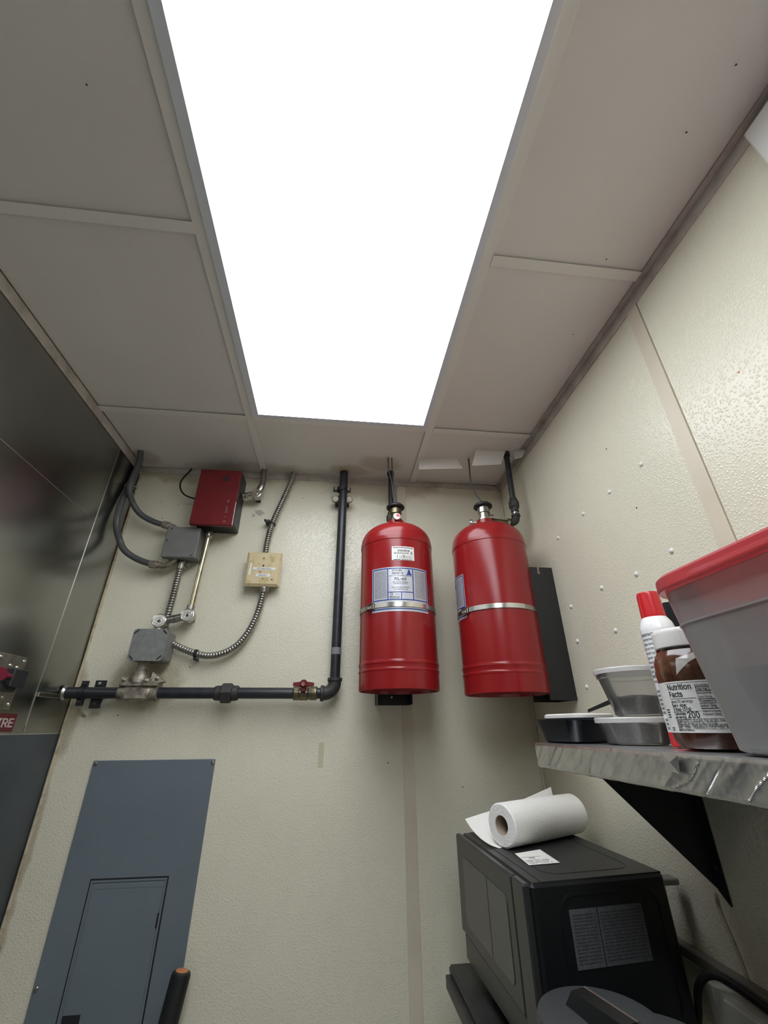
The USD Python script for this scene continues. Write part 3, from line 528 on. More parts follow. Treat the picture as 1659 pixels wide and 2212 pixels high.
part(k_, 'collar', tube([(-.3205, EY, 2.336), (-.318, EY, 2.343), (-.316, EY, 2.352)], .0135, 18), 'zinc')
for z in (2.143,): solid('conduit_connector', tube([(-.4768, EY, z-.018), (-.4766, EY, z-.012), (-.4766, EY, z-.011), (-.4763, EY, z+.006), (-.476, EY, z+.012)], [.0105, .0125, .0135, .0135, .0120], 20), 'zinc', 'ringed steel connector under the red control box', 'connector')

rb = thing('control_box', 'red-fronted black control box high on the wall', 'control box', (-.455, 1.46, 2.27))
part(rb, 'back_box', bx(-.526, -.386, 1.424, YB-.001, 2.166, 2.392, .003), 'black_metal', label='black steel back box')
cvr = part(rb, 'cover', bx(-.5335, -.3855, 1.404, 1.420, 2.1525, 2.3850, .0025), 'red_cover', label='dark red cover')
part(cvr, 'window', slab(rrect(-.448, -.424, 2.335, 2.358, .003), (0, 1.404, 0), (1, 0, 0), (0, 0, 1), .0008), 'plum_window', label='small dark indicator window')
for x, z in ((-.527, 2.160), (-.392, 2.160), (-.392, 2.378), (-.527, 2.378)): part(cvr, 'screw', screw((x, 1.404, z), (0, -1, 0), .0025, .0012), 'iron')
vm = [remap(text(s, h, .0004, False), (-.410, 1.4036, z), (0, 0, 1), (-1, 0, 0)) for s, h, z in (('S', .0095, 2.164), ('Y', .006, 2.184), ('IGHT', .0075, 2.203), ('KN', .006, 2.245))]
part(cvr, 'print', cat(*vm), 'worn_print', label='worn vertical white lettering')
part(cvr, 'edge_seam', bx(-.3868, -.3850, 1.4035, 1.4045, 2.156, 2.25), 'white_label')
part(rb, 'side_knob', lathe([(.022, 0), (.024, .004), (.022, .014), (.014, .021), (.006, .023)], (-.526, 1.462, 2.285), (-1, 0, 0), 28), 'black_rubber', label='black domed side bushing')
part(rb, 'top_lug', bx(-.415, -.385, 1.445, 1.47, 2.386, 2.40, .002), 'zinc')
cable('signal_cable', [(-.548, 1.462, 2.285), (-.560, 1.462, 2.287), at(398, 1068, 1, 1.465), at(389, 1050, 1, 1.47), at(394, 1035, 1, 1.478), at(408, 1020, 1, 1.488), at(414, 1013, 1, 1.492)], .0032, 'black_rubber', 'black cable looping from red box bushing to the ceiling')

# ---- grey junction box with two liquid-tight conduits, armoured cable, yellow plate
jb = thing('junction_box', 'plain grey square junction box under the red control box', 'junction box', (-.555, 1.47, 2.1))
part(jb, 'box', bx(-.607, -.500, 1.452, YB-.001, 2.044, 2.158, .003), 'grey_box')
jc = part(jb, 'cover', bx(-.612, -.4985, 1.431, 1.453, 2.0365, 2.154, .003), 'grey_box')
for x, z in ((-.597, 2.145), (-.512, 2.046), (-.604, 2.10)): part(jc, 'screw', screw((x, 1.431, z), (0, -1, 0), .003, .002), 'iron')
def connector(p, d, name):
    p, d = np.asarray(p, float), np.asarray(d, float); d = d/np.linalg.norm(d)
    return cat(tube([p-d*.014, p-d*.012, p+d*.010, p+d*.012], [.0125, .0145, .0145, .0125], 8), rod(p+d*.01, p+d*.024, .0105))
cu = [at(300, 985, 0, -.764), at(292, 1020, 0, -.764), at(280, 1058, 0, -.763), (-.757, 1.432, 2.245), (-.735, 1.452, 2.214), (-.700, 1.462, 2.192), (-.660, 1.463, 2.177), (-.632, 1.463, 2.171)]
cu[0][2] = ZC + .004
t = thing('flexible_conduit', 'upper grey plastic conduit curving from ceiling corner to the junction box', 'conduit', cu[-1], 'grey plastic conduits')
part(t, 'hose', tube(spline(cu, 60), .0104, 16), 'grey_conduit'); part(t, 'connector', connector(cu[-1], cu[-1][0]*0 + np.array([1, 0, -.25]), 'c'), 'cast_alloy', 15); part(t, 'connector_bend', tube(spline([(-.612, 1.463, 2.166), (-.598, 1.463, 2.158), (-.590, 1.464, 2.146)], 10), .0105, 14), 'cast_alloy')
cl_ = [at(304, 1000, 0, -.7865), at(285, 1040, 0, -.7865), at(267, 1075, 0, -.786), at(255, 1110, 0, -.782), at(252, 1140, 0, -.776), at(259, 1168, 0, -.766), (-.748, 1.452, 2.068), (-.712, 1.462, 2.043), (-.672, 1.463, 2.027), (-.640, 1.463, 2.019)]
cl_[0] = np.array([-.7865, 1.452, ZC+.004])
t = thing('flexible_conduit', 'lower grey plastic conduit bowing along the steel wall to the junction box', 'conduit', cl_[-1], 'grey plastic conduits')
part(t, 'hose', tube(spline(cl_, 70), .0108, 16), 'grey_conduit'); part(t, 'connector', connector(cl_[-1], np.array([1, 0, -.1]), 'c'), 'cast_alloy', 15); part(t, 'connector_bend', tube(spline([(-.618, 1.463, 2.016), (-.598, 1.464, 2.018), (-.580, 1.464, 2.032), (-.574, 1.464, 2.046)], 12), .0100, 14), 'cast_alloy')
solid('conduit_tie', ring([(.0195, -.002), (.0205, -.002), (.0205, .002), (.0195, .002)], tuple(at(282, 1052, 0, -.774)), (0.05, -.1, 1), 24), 'grey_print', 'pale tie round the two grey plastic conduits', 'cable tie')
def armoured(name, pts, label, r=.0112):
    p = even(spline(pts, 260), .00125); k = np.arange(len(p)); rr = r*(0.80 + .20*np.abs(np.sin(k*PI/7.0))**.7)
    return solid(name, tube(p, rr, 16), 'flex_metal', label, 'conduit', 'armoured flexible conduits', smooth=50)
fy = 1.480
armoured('armoured_conduit', [(-.202, 1.494, ZC+.003), (-.207, 1.488, 2.40), (-.232, fy, 2.300), (-.256, fy, 2.215), (-.267, fy, 2.15), (-.2705, 1.483, 2.078)], 'armoured cable from the ceiling down to the yellowed plate')
armoured('armoured_conduit', [(-.553, 1.482, 2.05), (-.556, 1.478, 2.01), (-.558, 1.478, 1.93), (-.562, 1.480, 1.86), (-.563, 1.484, 1.81), (-.549, 1.482, 1.776), (-.517, fy, 1.752), (-.478, fy, 1.736), (-.430, fy, 1.722), (-.386, fy, 1.722), (-.335, fy, 1.744), (-.300, fy, 1.784), (-.276, fy, 1.84), (-.263, fy, 1.905), (-.259, 1.483, 1.968)], 'armoured cable looping from junction box up to the yellowed plate')
solid('cable_clip', cat(ring([(.0112, -.004), (.0135, -.004), (.0135, .004), (.0112, .004)], (-.448, fy, 1.726), (1, 0, -.1), 20), bx(-.453, -.443, 1.474, YB, 1.706, 1.716, .002)), 'black_metal', 'dark clip on the loop of the armoured cable', 'cable clip', 'cable clips')
solid('cable_clip', cat(ring([(.0112, -.004), (.0135, -.004), (.0135, .004), (.0112, .004)], (-.2595, fy, 2.2), (.3, 0, 1), 20), bx(-.286, -.268, 1.474, YB, 2.206, 2.218, .002), bx(-.289, -.283, 1.466, 1.476, 2.208, 2.216, .001)), 'iron', 'dark clip on the armoured cable above the yellowed plate', 'cable clip', 'cable clips')
solid('conduit_connector', tube([(-.2590, 1.482, 1.934), (-.2590, 1.482, 1.946), (-.259, 1.482, 1.947), (-.2585, 1.482, 1.962)], [.0135, .0150, .0170, .0170], 20), 'flex_metal', 'steel cable connector below the yellowed plate', 'connector')
solid('conduit_connector', cat(tube([(-.5545, 1.480, 2.012), (-.554, 1.480, 2.03), (-.554, 1.480, 2.046)], [.0135, .0155, .0155], 20), bx(-.540, -.528, 1.472, 1.486, 2.022, 2.036, .002)), 'flex_metal', 'steel cable connector below the grey junction box', 'connector')
yp = thing('switch_plate', 'yellowed blank cover plate with label strips on a steel box', 'switch plate', (-.267, 1.48, 2.015))
yx0, yx1, yz0, yz1 = -.329, -.2055, 1.9515, 2.0790
part(yp, 'back_box', bx(yx0+.012, yx1-.008, 1.466, YB-.001, yz0+.012, yz1-.012, .002), 'flex_metal')
c6 = .009
part(yp, 'plate', hull([(x, 1.468, z) for x in (yx0, yx1) for z in (yz0, yz1)] + [(x, 1.465, z) for x in (yx0, yx1) for z in (yz0, yz1)] + [(x, 1.459, z) for x in (yx0+c6, yx1-c6) for z in (yz0+c6, yz1-c6)]), 'yellow_plate', 10, label='yellowed bevelled plate')
def on_plate(px, py): return at(px, py, 1, 1.459)
def tag_strip(p0, p1, s, h):
    a, b = on_plate(*p0), on_plate(*p1); n = part(yp, 'label_strip', bx(a[0], b[0], 1.4582, 1.4592, b[2], a[2]), 'white_label')
    w = (b[0]-a[0])*.62; part(n, 'print', remap(text(s, h, .0003, False, w), ((a[0]+b[0])/2-w/2, 1.4581, (a[2]+b[2])/2-h/2), (1, 0, 0), (0, 0, 1)), 'dark_print')
tag_strip((546, 1225), (595, 1232), 'KITCHEN HOOD', .0055); tag_strip((553, 1239), (583, 1246), 'BRKR #17', .0052)
part(yp, 'label_strip', hull([on_plate(*p) + np.array([0, d, 0]) for p in ((542, 1215), (545, 1215), (541, 1241), (536, 1241)) for d in (0, -.0006)]), 'white_label', label='torn white strip')
part(yp, 'indicator_dot', lathe([(.0042, 0), (.003, .0012)], on_plate(562, 1235), (0, -1, 0), 16), 'orange_dot', label='orange dot')
for p, r in (((570, 1206), .0028), ((569, 1222), .0036), ((567, 1250), .0018), ((587, 1252), .0026)): part(yp, 'screw_hole', lathe([(r, 0), (r*.7, .0004)], on_plate(*p), (0, -1, 0), 14), 'black_metal')

# ================================================================ ELECTRICAL PANEL
ep = thing('electrical_panel', 'flat blue-grey electrical panel cover with inset door', 'electrical panel', (-.51, YB, 1.05))
part(ep, 'cover', bx(-.684, -.3415, YB-.007, YB-.0005, .60, 1.4285, .0015), 'panel_grey')
dr = part(ep, 'door', cat(bx(-.601, -.424, YB-.0085, YB-.006, .885, 1.1475, .001)), 'panel_grey', label='inset hinged door')
part(ep, 'door_gap', slab(sbox(-.6125, .872, -.4145, 1.159).difference(sbox(-.609, .8755, -.418, 1.1555)), (0, YB-.0071, 0), (1, 0, 0), (0, 0, 1), .0003), 'black_metal')
part(ep, 'door_rim', slab(sbox(-.609, .8755, -.418, 1.1555).difference(sbox(-.605, .8795, -.422, 1.1515)), (0, YB-.0071, 0), (1, 0, 0), (0, 0, 1), .0022), 'panel_grey')
part(dr, 'latch', bx(-.4265, -.4225, YB-.0100, YB-.0085, 1.055, 1.085, .0006), 'black_metal')
part(dr, 'pull_recess', bx(-.600, -.560, YB-.0092, YB-.0084, .893, .908), 'black_metal', label='dark pull recess'); part(dr, 'emboss_line', bx(-.597, -.430, YB-.0090, YB-.0084, 1.138, 1.1405), 'panel_grey')
for p in ((207, 1650), (460, 1647), (78, 2137)): part(ep, 'screw', screw(bk(*p, .007), (0, -1, 0), .0055, .0035), 'zinc')

# ================================================================ LEFT WALL FITTINGS
pl = thing('pull_station', 'steel cover plate with red pull knob on the steel wall', 'manual pull station', (XL, 1.18, 1.615))
part(pl, 'plate', bx(XL, XL+.003, 1.085, 1.247, 1.555, 1.677, .001), 'zinc')
for y, z in ((1.236, 1.667), (1.236, 1.566), (1.150, 1.667), (1.192, 1.652), (1.218, 1.650), (1.205, 1.582)): part(pl, 'screw', screw((XL+.003, y, z), (1, 0, 0), .0045, .003), 'chrome')
part(pl, 'bracket', cat(bx(XL+.002, XL+.030, 1.176, 1.228, 1.602, 1.644, .003), bx(XL+.002, XL+.018, 1.165, 1.222, 1.592, 1.612, .003)), 'black_metal', label='black pull block')
part(pl, 'pull_knob', cat(rod((XL+.022, 1.178, 1.625), (XL+.030, 1.146, 1.625), .006), lathe([(.0135, 0), (.0155, .004), (.0135, .009)], (XL+.026, 1.132, 1.625), (1, -.3, 0), 24)), 'pink_knob', label='red pull knob')
sg = thing('fire_sign', 'dark red sign with white FIRE lettering under the pull station', 'sign', (XL, 1.2, 1.525))
part(sg, 'sign_plate', bx(XL, XL+.0015, 1.06, 1.287, 1.505, 1.546), 'sign_red')
part(sg, 'lettering', remap(text('FIRE', .019, .0006, True, .080), (XL+.0015, 1.200, 1.5160), (0, 1, 0), (0, 0, 1)), 'sign_white')
solid('steel_ledge', cat(bx(XL-.001, XL+.018, .2, YB-.006, 1.026, 1.038, .003), bx(XL-.001, XL+.008, .2, YB-.006, .70, 1.027, .002)), 'steel', 'stainless counter splashback with a bright top lip, low on the left', 'splashback')

# ================================================================ FOIL SHELF
SX, SZ, SB, SY1, SY0 = 0.400, 1.4816, 1.4404, 0.905, -0.30
def foil():
    prof = [(XR-.002-(XR-.002-SX-.004)*t, SZ) for t in np.linspace(0, 1, 26)] + [(SX+.0012, SZ-.0012)] + [(SX, SZ-.004-(SZ-SB-.008)*t) for t in np.linspace(0, 1, 26)] + [(SX+.0012, SB+.0012)] + [(SX+.004+(XR-.002-SX-.004)*t, SB) for t in np.linspace(0, 1, 12)]
    prof = np.array(prof); ys = np.linspace(SY1, SY0, 800); k = len(prof)
    cen = np.array([(SX+XR)/2, (SZ+SB)/2])
    nrm = np.zeros((k, 2)); nrm[:26] = (0, 1); nrm[26] = (-.7, .7); nrm[27:53] = (-1, 0); nrm[53] = (-.7, -.7); nrm[54:] = (0, -1)
    P = np.stack([np.repeat(prof[None, :, 0], len(ys), 0), np.repeat(ys[:, None], k, 1), np.repeat(prof[None, :, 1], len(ys), 0)], -1)
    q = P.copy(); q[..., 1] = q[..., 1]*1.0 + (q[..., 2]-SB)*1.25                 # creases run slanting down the lip
    cr = 1 - np.abs(2*meshkit.fbm(np.stack([q[..., 0]*6, q[..., 1]*26, q[..., 2]*9], -1), 3, 5) - 1)**.6
    fine = meshkit.fbm(P*70, 3, 9) - .5; big = meshkit.fbm(P*16, 2, 21) - .5
    ln = q[..., 1]*31 + 1.5*meshkit.fbm(P*14, 2, 40); crease = np.exp(-((ln % 1 - .5)/.045)**2)*(meshkit.noise(np.stack([0*q[..., 1], np.floor(ln)*3.7, 0*q[..., 1]], -1), 3) - .5)
    d = (cr-.6)*.0016 + fine*.0007 + big*.0018 + crease*.0026
    amp = np.zeros(k); amp[:26] = .22*np.linspace(.3, 1, 26); amp[26:28] = .5; amp[28:52] = 1.0; amp[52:] = .5
    d = d*amp; P[..., 0] += nrm[None, :, 0]*d; P[..., 2] += nrm[None, :, 1]*d
    V = P.reshape(-1, 3); F = []
    for i in range(len(ys)-1):
        a = i*k + np.arange(k-1); F += [np.stack([a, a+1, a+k+1], 1), np.stack([a, a+k+1, a+k], 1)]
    # far end: folded foil cap; wall side closed
    V = np.vstack([V, [[(SX+XR)/2, SY1, (SZ+SB)/2], [(SX+XR)/2, SY0, (SZ+SB)/2]]]); c0, c1 = len(V)-2, len(V)-1; a = np.arange(k); b = (a+1) % k; e = (len(ys)-1)*k
    F += [np.stack([a, np.full(k, c0), b], 1), np.stack([e+a, e+b, np.full(k, c1)], 1), np.array([[0, k-1, e+k-1], [0, e+k-1, e]])]
    m = trimesh.Trimesh(V, np.vstack(F), process=False); m.fix_normals(); return m
sh = thing('wall_shelf', 'wall shelf wrapped in crinkled aluminium foil', 'shelf', (XR, .4, SZ))
part(sh, 'foil_wrap', foil(), 'foil', 24)
part(sh, 'torn_flap', hull([(SX-.0035, .545, SZ+.001), (SX-.0035, .515, SZ-.002), (SX-.0045, .518, SZ-.021), (SX-.001, .540, SZ-.019), (SX-.006, .528, SZ-.010)]), 'foil', 10, label='torn foil flap')
sb = thing('shelf_bracket', 'black triangular steel bracket under the foil shelf', 'bracket', (XR, .86, 1.4))
part(sb, 'gusset', slab([(XR-.002, SB), (.488, SB), (XR-.002, 1.257)], (0, .872, 0), (1, 0, 0), (0, 0, 1), .003), 'bracket_black')
part(sb, 'wall_flange', hull([(XR-x, y, z) for x in (.0005, .0035) for y, z in ((.848, SB), (.872, SB), (.872, 1.258), (.852, 1.240))]), 'bracket_black')
part(sb, 'shelf_flange', bx(.492, XR-.002, .848, .872, SB-.004, SB-.001), 'bracket_black')
for z in (1.385, 1.29): part(sb, 'screw', screw((XR-.0035, .860, z), (-1, 0, 0), .0045, .003), 'iron')

# ================================================================ THINGS ON THE SHELF
ZS = SZ + .0012
def rsolid(levels, c, rot=0.0, q=8):
    """stack of rounded rectangles: (half x, half y, corner r, z); closed"""
    V = []; n = 4*(q+1); co, si = math.cos(rot), math.sin(rot)
    for hx, hy, r, z in levels:
        for (sx, sy, a0) in ((1, 1, 0), (-1, 1, PI/2), (-1, -1, PI), (1, -1, 1.5*PI)):
            for a in np.linspace(a0, a0+PI/2, q+1):
                x, y = sx*(hx-r)+r*math.cos(a), sy*(hy-r)+r*math.sin(a); V.append((c[0]+x*co-y*si, c[1]+x*si+y*co, z))
    F = []; i = np.arange(n); j = (i+1) % n
    for s in range(len(levels)-1):
        A, B = s*n, (s+1)*n; F += [np.stack([A+i, A+j, B+j], 1), np.stack([A+i, B+j, B+i], 1)]
    V += [(c[0], c[1], levels[0][3]), (c[0], c[1], levels[-1][3])]; e = (len(levels)-1)*n
    F += [np.stack([j, i, np.full(n, len(V)-2)], 1), np.stack([e+i, e+j, np.full(n, len(V)-1)], 1)]
    return trimesh.Trimesh(V, np.vstack(F), process=False)
# black take-out tray
tc, tr_ = (.472, .860), math.radians(15)
bt = thing('takeout_tray', 'black plastic takeout tray at the far end of the foil shelf', 'tray', (*tc, ZS))
part(bt, 'tray', rsolid([(.050, .043, .018, ZS), (.053, .046, .018, ZS+.002), (.062, .055, .02, ZS+.036), (.067, .060, .022, ZS+.037), (.067, .060, .022, ZS+.039), (.061, .054, .02, ZS+.039), (.052, .045, .017, ZS+.004)], tc, tr_), 'black_plastic')
solid('lid', rsolid([(.046, .050, .02, ZS+.0392), (.049, .053, .022, ZS+.041), (.049, .053, .022, ZS+.046), (.045, .049, .02, ZS+.0485)], (.482, .872), tr_), 'white_plastic', 'flat white plastic lid lying on the black tray', 'lid')
solid('spatula_handle', hull([(.498+dx, .858+dy, z) for dx, dy in ((0, 0), (.006, .012)) for z in (ZS+.0505, ZS+.056)] + [(.578+dx, .872+dy, z) for dx, dy in ((0, 0), (.006, .012)) for z in (ZS+.072, ZS+.082)]), 'black_plastic', 'black utensil handle resting across the white lid', 'utensil')
# deli containers
def deli(c, z0, rb_, rt_, h, fill, mat_in, label, ribs):
    t = thing('deli_container', label, 'food container', (*c, z0), 'clear deli containers on the shelf'); C = (*c, 0)
    f = lambda z: rb_ + (rt_-rb_)*(z/h)
    part(t, 'tub', lathe([(rb_-.003, z0), (rb_, z0+.002), (f(h*.8), z0+h*.8), (rt_-.0005, z0+h*.82), (rt_, z0+h-.004), (rt_-.001, z0+h-.004), (f(h*.8)-.001, z0+h*.79), (rb_-.0015, z0+.003)], C, n=64), 'clear_deli')
    lv = np.linspace(.0035, fill, 5); part(t, 'contents', lathe([(f(z)-.0025, z0+z) for z in lv] + [(f(fill)*.6, z0+fill+.003), (f(fill)*.25, z0+fill+.005)], C, n=56), mat_in, label='dark granular seasoning')
    L_ = part(t, 'lid', lathe([(rt_+.0005, z0+h-.007), (rt_+.003, z0+h-.007), (rt_+.0035, z0+h-.001), (rt_+.002, z0+h+.001), (rt_-.004, z0+h+.001), (rt_-.006, z0+h-.001)], C, n=64), 'white_lid', label='white snap-on rim lid')
    if ribs: part(t, 'rim_tab', cat(*[bx(-.0004, .0004, rt_-.003, rt_-.0006, z0+h*.80, z0+h*.93).apply_transform(trimesh.transformations.rotation_matrix(a, [0, 0, 1])).apply_translation([c[0], c[1], 0]) for a in np.linspace(0, 2*PI, 24, endpoint=False)]), 'white_lid', kind='stuff')
deli((.507, .740), ZS, .047, .0575, .0385, .026, 'dark_seasoning', 'low clear deli tub of dark seasoning on the foil shelf', True)
deli((.520, .7325), ZS+.0410, .040, .0580, .0740, .028, 'seasoning', 'tall clear deli tub of grey pepper stacked on the low one', False)
# spray can
sc = (.501, .617)
ca = thing('spray_can', 'white aerosol cooking spray can with red cap behind the chocolate jar', 'spray can', (*sc, ZS))
part(ca, 'body', lathe([(.0225, ZS+.018), (.0245, ZS+.018), (.0245, ZS+.158), (.0243, ZS+.162), (.0225, ZS+.170), (.0185, ZS+.177), (.0168, ZS+.1795)], (*sc, 0), n=56), 'can_white')
part(ca, 'base_band', lathe([(.022, ZS), (.0243, ZS+.001), (.0246, ZS+.003), (.0246, ZS+.0185), (.022, ZS+.0185)], (*sc, 0), n=56), 'red_plastic', label='red base band')
part(ca, 'cap', lathe([(.0172, ZS+.178), (.0175, ZS+.181), (.0162, ZS+.214), (.0150, ZS+.2185), (.008, ZS+.2195)], (*sc, 0), n=48), 'red_plastic', label='glossy red cap')
ph = math.atan2(-sc[1], -sc[0])
rows = ['CONCENTRATED FLAMMABLE', 'contents may ignite', 'keep away from heat', 'do not store above 120', 'avoid spray in eyes', 'never puncture can', 'intentional misuse by', 'INHALING IS HARMFUL OR', 'FATAL. CALL FOR HELP', 'KEEP OUT OF CHILDREN', 'reach of children and']
rng2 = np.random.default_rng(2); lines = []
for i in range(11): lines.append(moved(text(rows[i], .0036, .0002, i in (0, 7, 8, 9), .044), -.022, .150 - i*.0066))
lines.append(greek(-.022, .016, .042, .076, 6, 33, .55, .0002)); lines.append(greek(-.02, .014, .022, .038, 3, 34, .6, .0002))
part(ca, 'print', bend(cat(*lines), *sc, .0245, ph-.35, ZS, .0002), 'grey_print', label='grey warning text')
# chocolate spread jar
jcx, jcy = .474, .542
ja = thing('spread_jar', 'jar of chocolate hazelnut spread with ribbed white cap and nutrition label', 'jar', (jcx, jcy, ZS))
part(ja, 'jar', lathe([(.030, ZS), (.0385, ZS+.002), (.0430, ZS+.010), (.0442, ZS+.022), (.0440, ZS+.070), (.0442, ZS+.078), (.0446, ZS+.090), (.0432, ZS+.102), (.0395, ZS+.111), (.0360, ZS+.116), (.0352, ZS+.120), (.033, ZS+.122)], (jcx, jcy, 0), n=72), 'chocolate', label='glass full of brown spread')
part(ja, 'neck_ring', lathe([(.034, ZS+.113), (.0362, ZS+.115), (.0362, ZS+.1185), (.034, ZS+.120)], (jcx, jcy, 0), n=56), 'chocolate_dark')
th = np.linspace(0, 2*PI, 288, endpoint=False)
cap = lathe([(.0335, ZS+.118), (.0362, ZS+.1195), (.0368, ZS+.121), (.0362, ZS+.124), (.0362, ZS+.138), (.0350, ZS+.1425), (.033, ZS+.144)], (jcx, jcy, 0), n=192)
v = np.array(cap.vertices); rr = np.hypot(v[:, 0]-jcx, v[:, 1]-jcy); an = np.arctan2(v[:, 1]-jcy, v[:, 0]-jcx)
k = 1 + .007*np.cos(an*96)*((v[:, 2] > ZS+.122) & (v[:, 2] < ZS+.141) & (rr > .03)); v[:, 0] = jcx+(v[:, 0]-jcx)*k; v[:, 1] = jcy+(v[:, 1]-jcy)*k
part(ja, 'cap', trimesh.Trimesh(v, cap.faces, process=False), 'white_plastic', 40, label='ribbed white cap')
ph = math.atan2(-jcy, -jcx)
def J(m, lift=.0): return bend(m, jcx, jcy, .0443, ph-.40, ZS, lift)
bg = bend(slab([(-.014, .084), (-.010, .104), (.012, .110), (.014, .1035), (.003, .098), (-.006, .091)], (0, 0, 0), (1, 0, 0), (0, 1, 0), .0003), jcx, jcy, .0443, ph-.12, ZS, 0)
v = np.array(bg.vertices); sh_r = np.interp(v[:, 2]-ZS, [.070, .078, .090, .102, .111, .116], [.0440, .0442, .0446, .0432, .0395, .0360]); rr = np.hypot(v[:, 0]-jcx, v[:, 1]-jcy)
k = (sh_r + .0001 + rr - .0443)/rr; v[:, 0] = jcx+(v[:, 0]-jcx)*k; v[:, 1] = jcy+(v[:, 1]-jcy)*k
part(ja, 'bare_glass', trimesh.Trimesh(v, bg.faces, process=False), 'smear', label='pale patch of bare glass')
jl = part(ja, 'label', J(strip(-.058, .085, .019, .077, .0003), .0001), 'white_label', label='white nutrition label')
tx = [(('Nutrition'), .0062, True, .030, -.020, .0672), ('Facts', .0062, True, .018, -.020, .0590), ('about 20 servings', .0033, False, .027, -.020, .0522), ('Serv. size:', .0034, True, .019, -.020, .0478), ('2 tbsp (37g)', .0034, True, .023, -.020, .0434), ('Calories', .0034, True, .0155, -.020, .0385), ('per serving', .0026, True, .0150, -.020, .0350), ('200', .0068, True, .0135, -.0035, .0352),
      ('INGREDIENTS: SUGAR, PALM OIL, HAZELNUTS, COCOA,', .0027, False, .078, -.020, .0308), ('VANILLIN: AN ARTIFICIAL FLAVOR.', .0027, False, .045, -.020, .0283), ('CONTAINS TREE NUTS (HAZELNUTS), MILK, SOY.', .0028, True, .074, -.020, .0254),
      ('EXCL. DIST. FERRERO U.S.A., INC. PARSIPPANY, NJ', .0027, False, .078, -.020, .0228)]
tx2 = [('MADE IN CANADA', .0024, False, .022, -.020, .0205)]
tm = [moved(text(s, h, .0002, b, w), x, y) for s, h, b, w, x, y in tx]
rc = [('Amount/serving', .0026, .018, .0700), ('Total Fat 12g', .0026, .018, .0655), ('Saturated Fat 4g', .0024, .018, .0612), ('Trans Fat 0g', .0024, .014, .0570), ('Cholesterol 0mg', .0027, .020, .0522), ('Sodium 15mg', .0027, .016, .0470), ('Vitamin D 0mcg', .0024, .018, .0412), ('Potassium 130mg', .0024, .018, .0378)]
tm += [moved(text(s, h, .0002, i in (1, 4, 5), w), .0135, y) for i, (s, h, w, y) in enumerate(rc)]
tm += [strip(.0135, .07, y, y+.0006, .0002) for y in (.0688, .0643, .0555, .0506)] + [strip(.0135, .07, .0448, .0457, .0002), strip(-.020, .0115, .0568, .0572, .0002), strip(-.020, .0115, .0422, .0425, .0002), strip(-.020, .07, .0338, .0341, .0002), strip(-.022, .07, .0748, .0751, .0002)]
tm += [moved(text('MADE IN CANADA', .0020, .0002, False, .020), -.020, .0209), greek(-.034, -.028, .036, .047, 4, 8, .5, .0002), greek(-.033, -.027, .0215, .026, 2, 9, .5, .0002)]
part(jl, 'print', J(cat(*tm), .0004), 'dark_print', label='black nutrition text')
# big tub with red lid
tb = thing('storage_tub', 'large frosted storage tub with a red lid nearest on the foil shelf', 'storage tub', (.52, .34, ZS))
tcx, tcy = .5235, .331
def tubwall(g, z0, z1, cap_=False):
    def hx(z): return .112 + .028*(z-ZS)/.165 - g
    HY = .140 - g
    lev = [(hx(z)-(.006 if z == z0 else 0), HY-(.006 if z == z0 else 0), .045-g, z) for z in (z0, z0+.004, z0+.02)] + [(hx(z), HY, .045-g, z) for z in np.linspace(z0+.03, z1, 8)]
    return lev
outer = tubwall(0, ZS, ZS+.166); inner = tubwall(.0022, ZS+.003, ZS+.166)[::-1]
part(tb, 'tub', rsolid(outer + inner, (tcx, tcy), 0, 10), 'frosted_tub', label='frosted translucent body')
lv = [(hx-.0012, hy-.0012, r, z) for hx, hy, r, z in tubwall(.0025, ZS+.0035, ZS+.078)]
part(tb, 'contents', rsolid(lv, (tcx, tcy), 0, 10), 'grey_powder', label='grey dry contents')
hx_ = .112+.028*.130/.165; part(tb, 'ledge', rsolid([(hx_-.002, .138, .045, ZS+.1285), (hx_+.0012, .1408, .0455, ZS+.129), (hx_+.0012, .1408, .0455, ZS+.1305), (hx_-.002, .138, .045, ZS+.131)], (tcx, tcy), 0, 10), 'frosted_tub')
part(tb, 'lid', rsolid([(.1405, .1405, .047, ZS+.1675), (.1500, .1430, .052, ZS+.1665), (.1515, .1440, .053, ZS+.169), (.1505, .1435, .052, ZS+.180), (.147, .141, .05, ZS+.1835), (.128, .124, .045, ZS+.1835), (.125, .121, .044, ZS+.180)], (tcx, tcy), 0, 12), 'red_lid', label='translucent red lid')
bc = thing('carton', 'tall black carton with a pale stripe standing behind the spray can', 'carton', (.607, .668, ZS))
R_ = math.radians(-42); bcx, bcy = .606, .668
part(bc, 'box', rsolid([(.030, .026, .002, ZS), (.030, .026, .002, ZS+.218), (.029, .025, .002, ZS+.219)], (bcx, bcy), R_, 2), 'black_plastic')
o = np.array([bcx, bcy, 0]) + (-math.sin(-R_)*np.array([1, 0, 0]) - math.cos(R_)*np.array([0, 1, 0]))*.0262
part(bc, 'stripe', slab(sbox(.004, ZS+.12, .0085, ZS+.205), o, (math.cos(R_), math.sin(R_), 0), (0, 0, 1), .0006), 'grey_print', label='pale grey stripe')

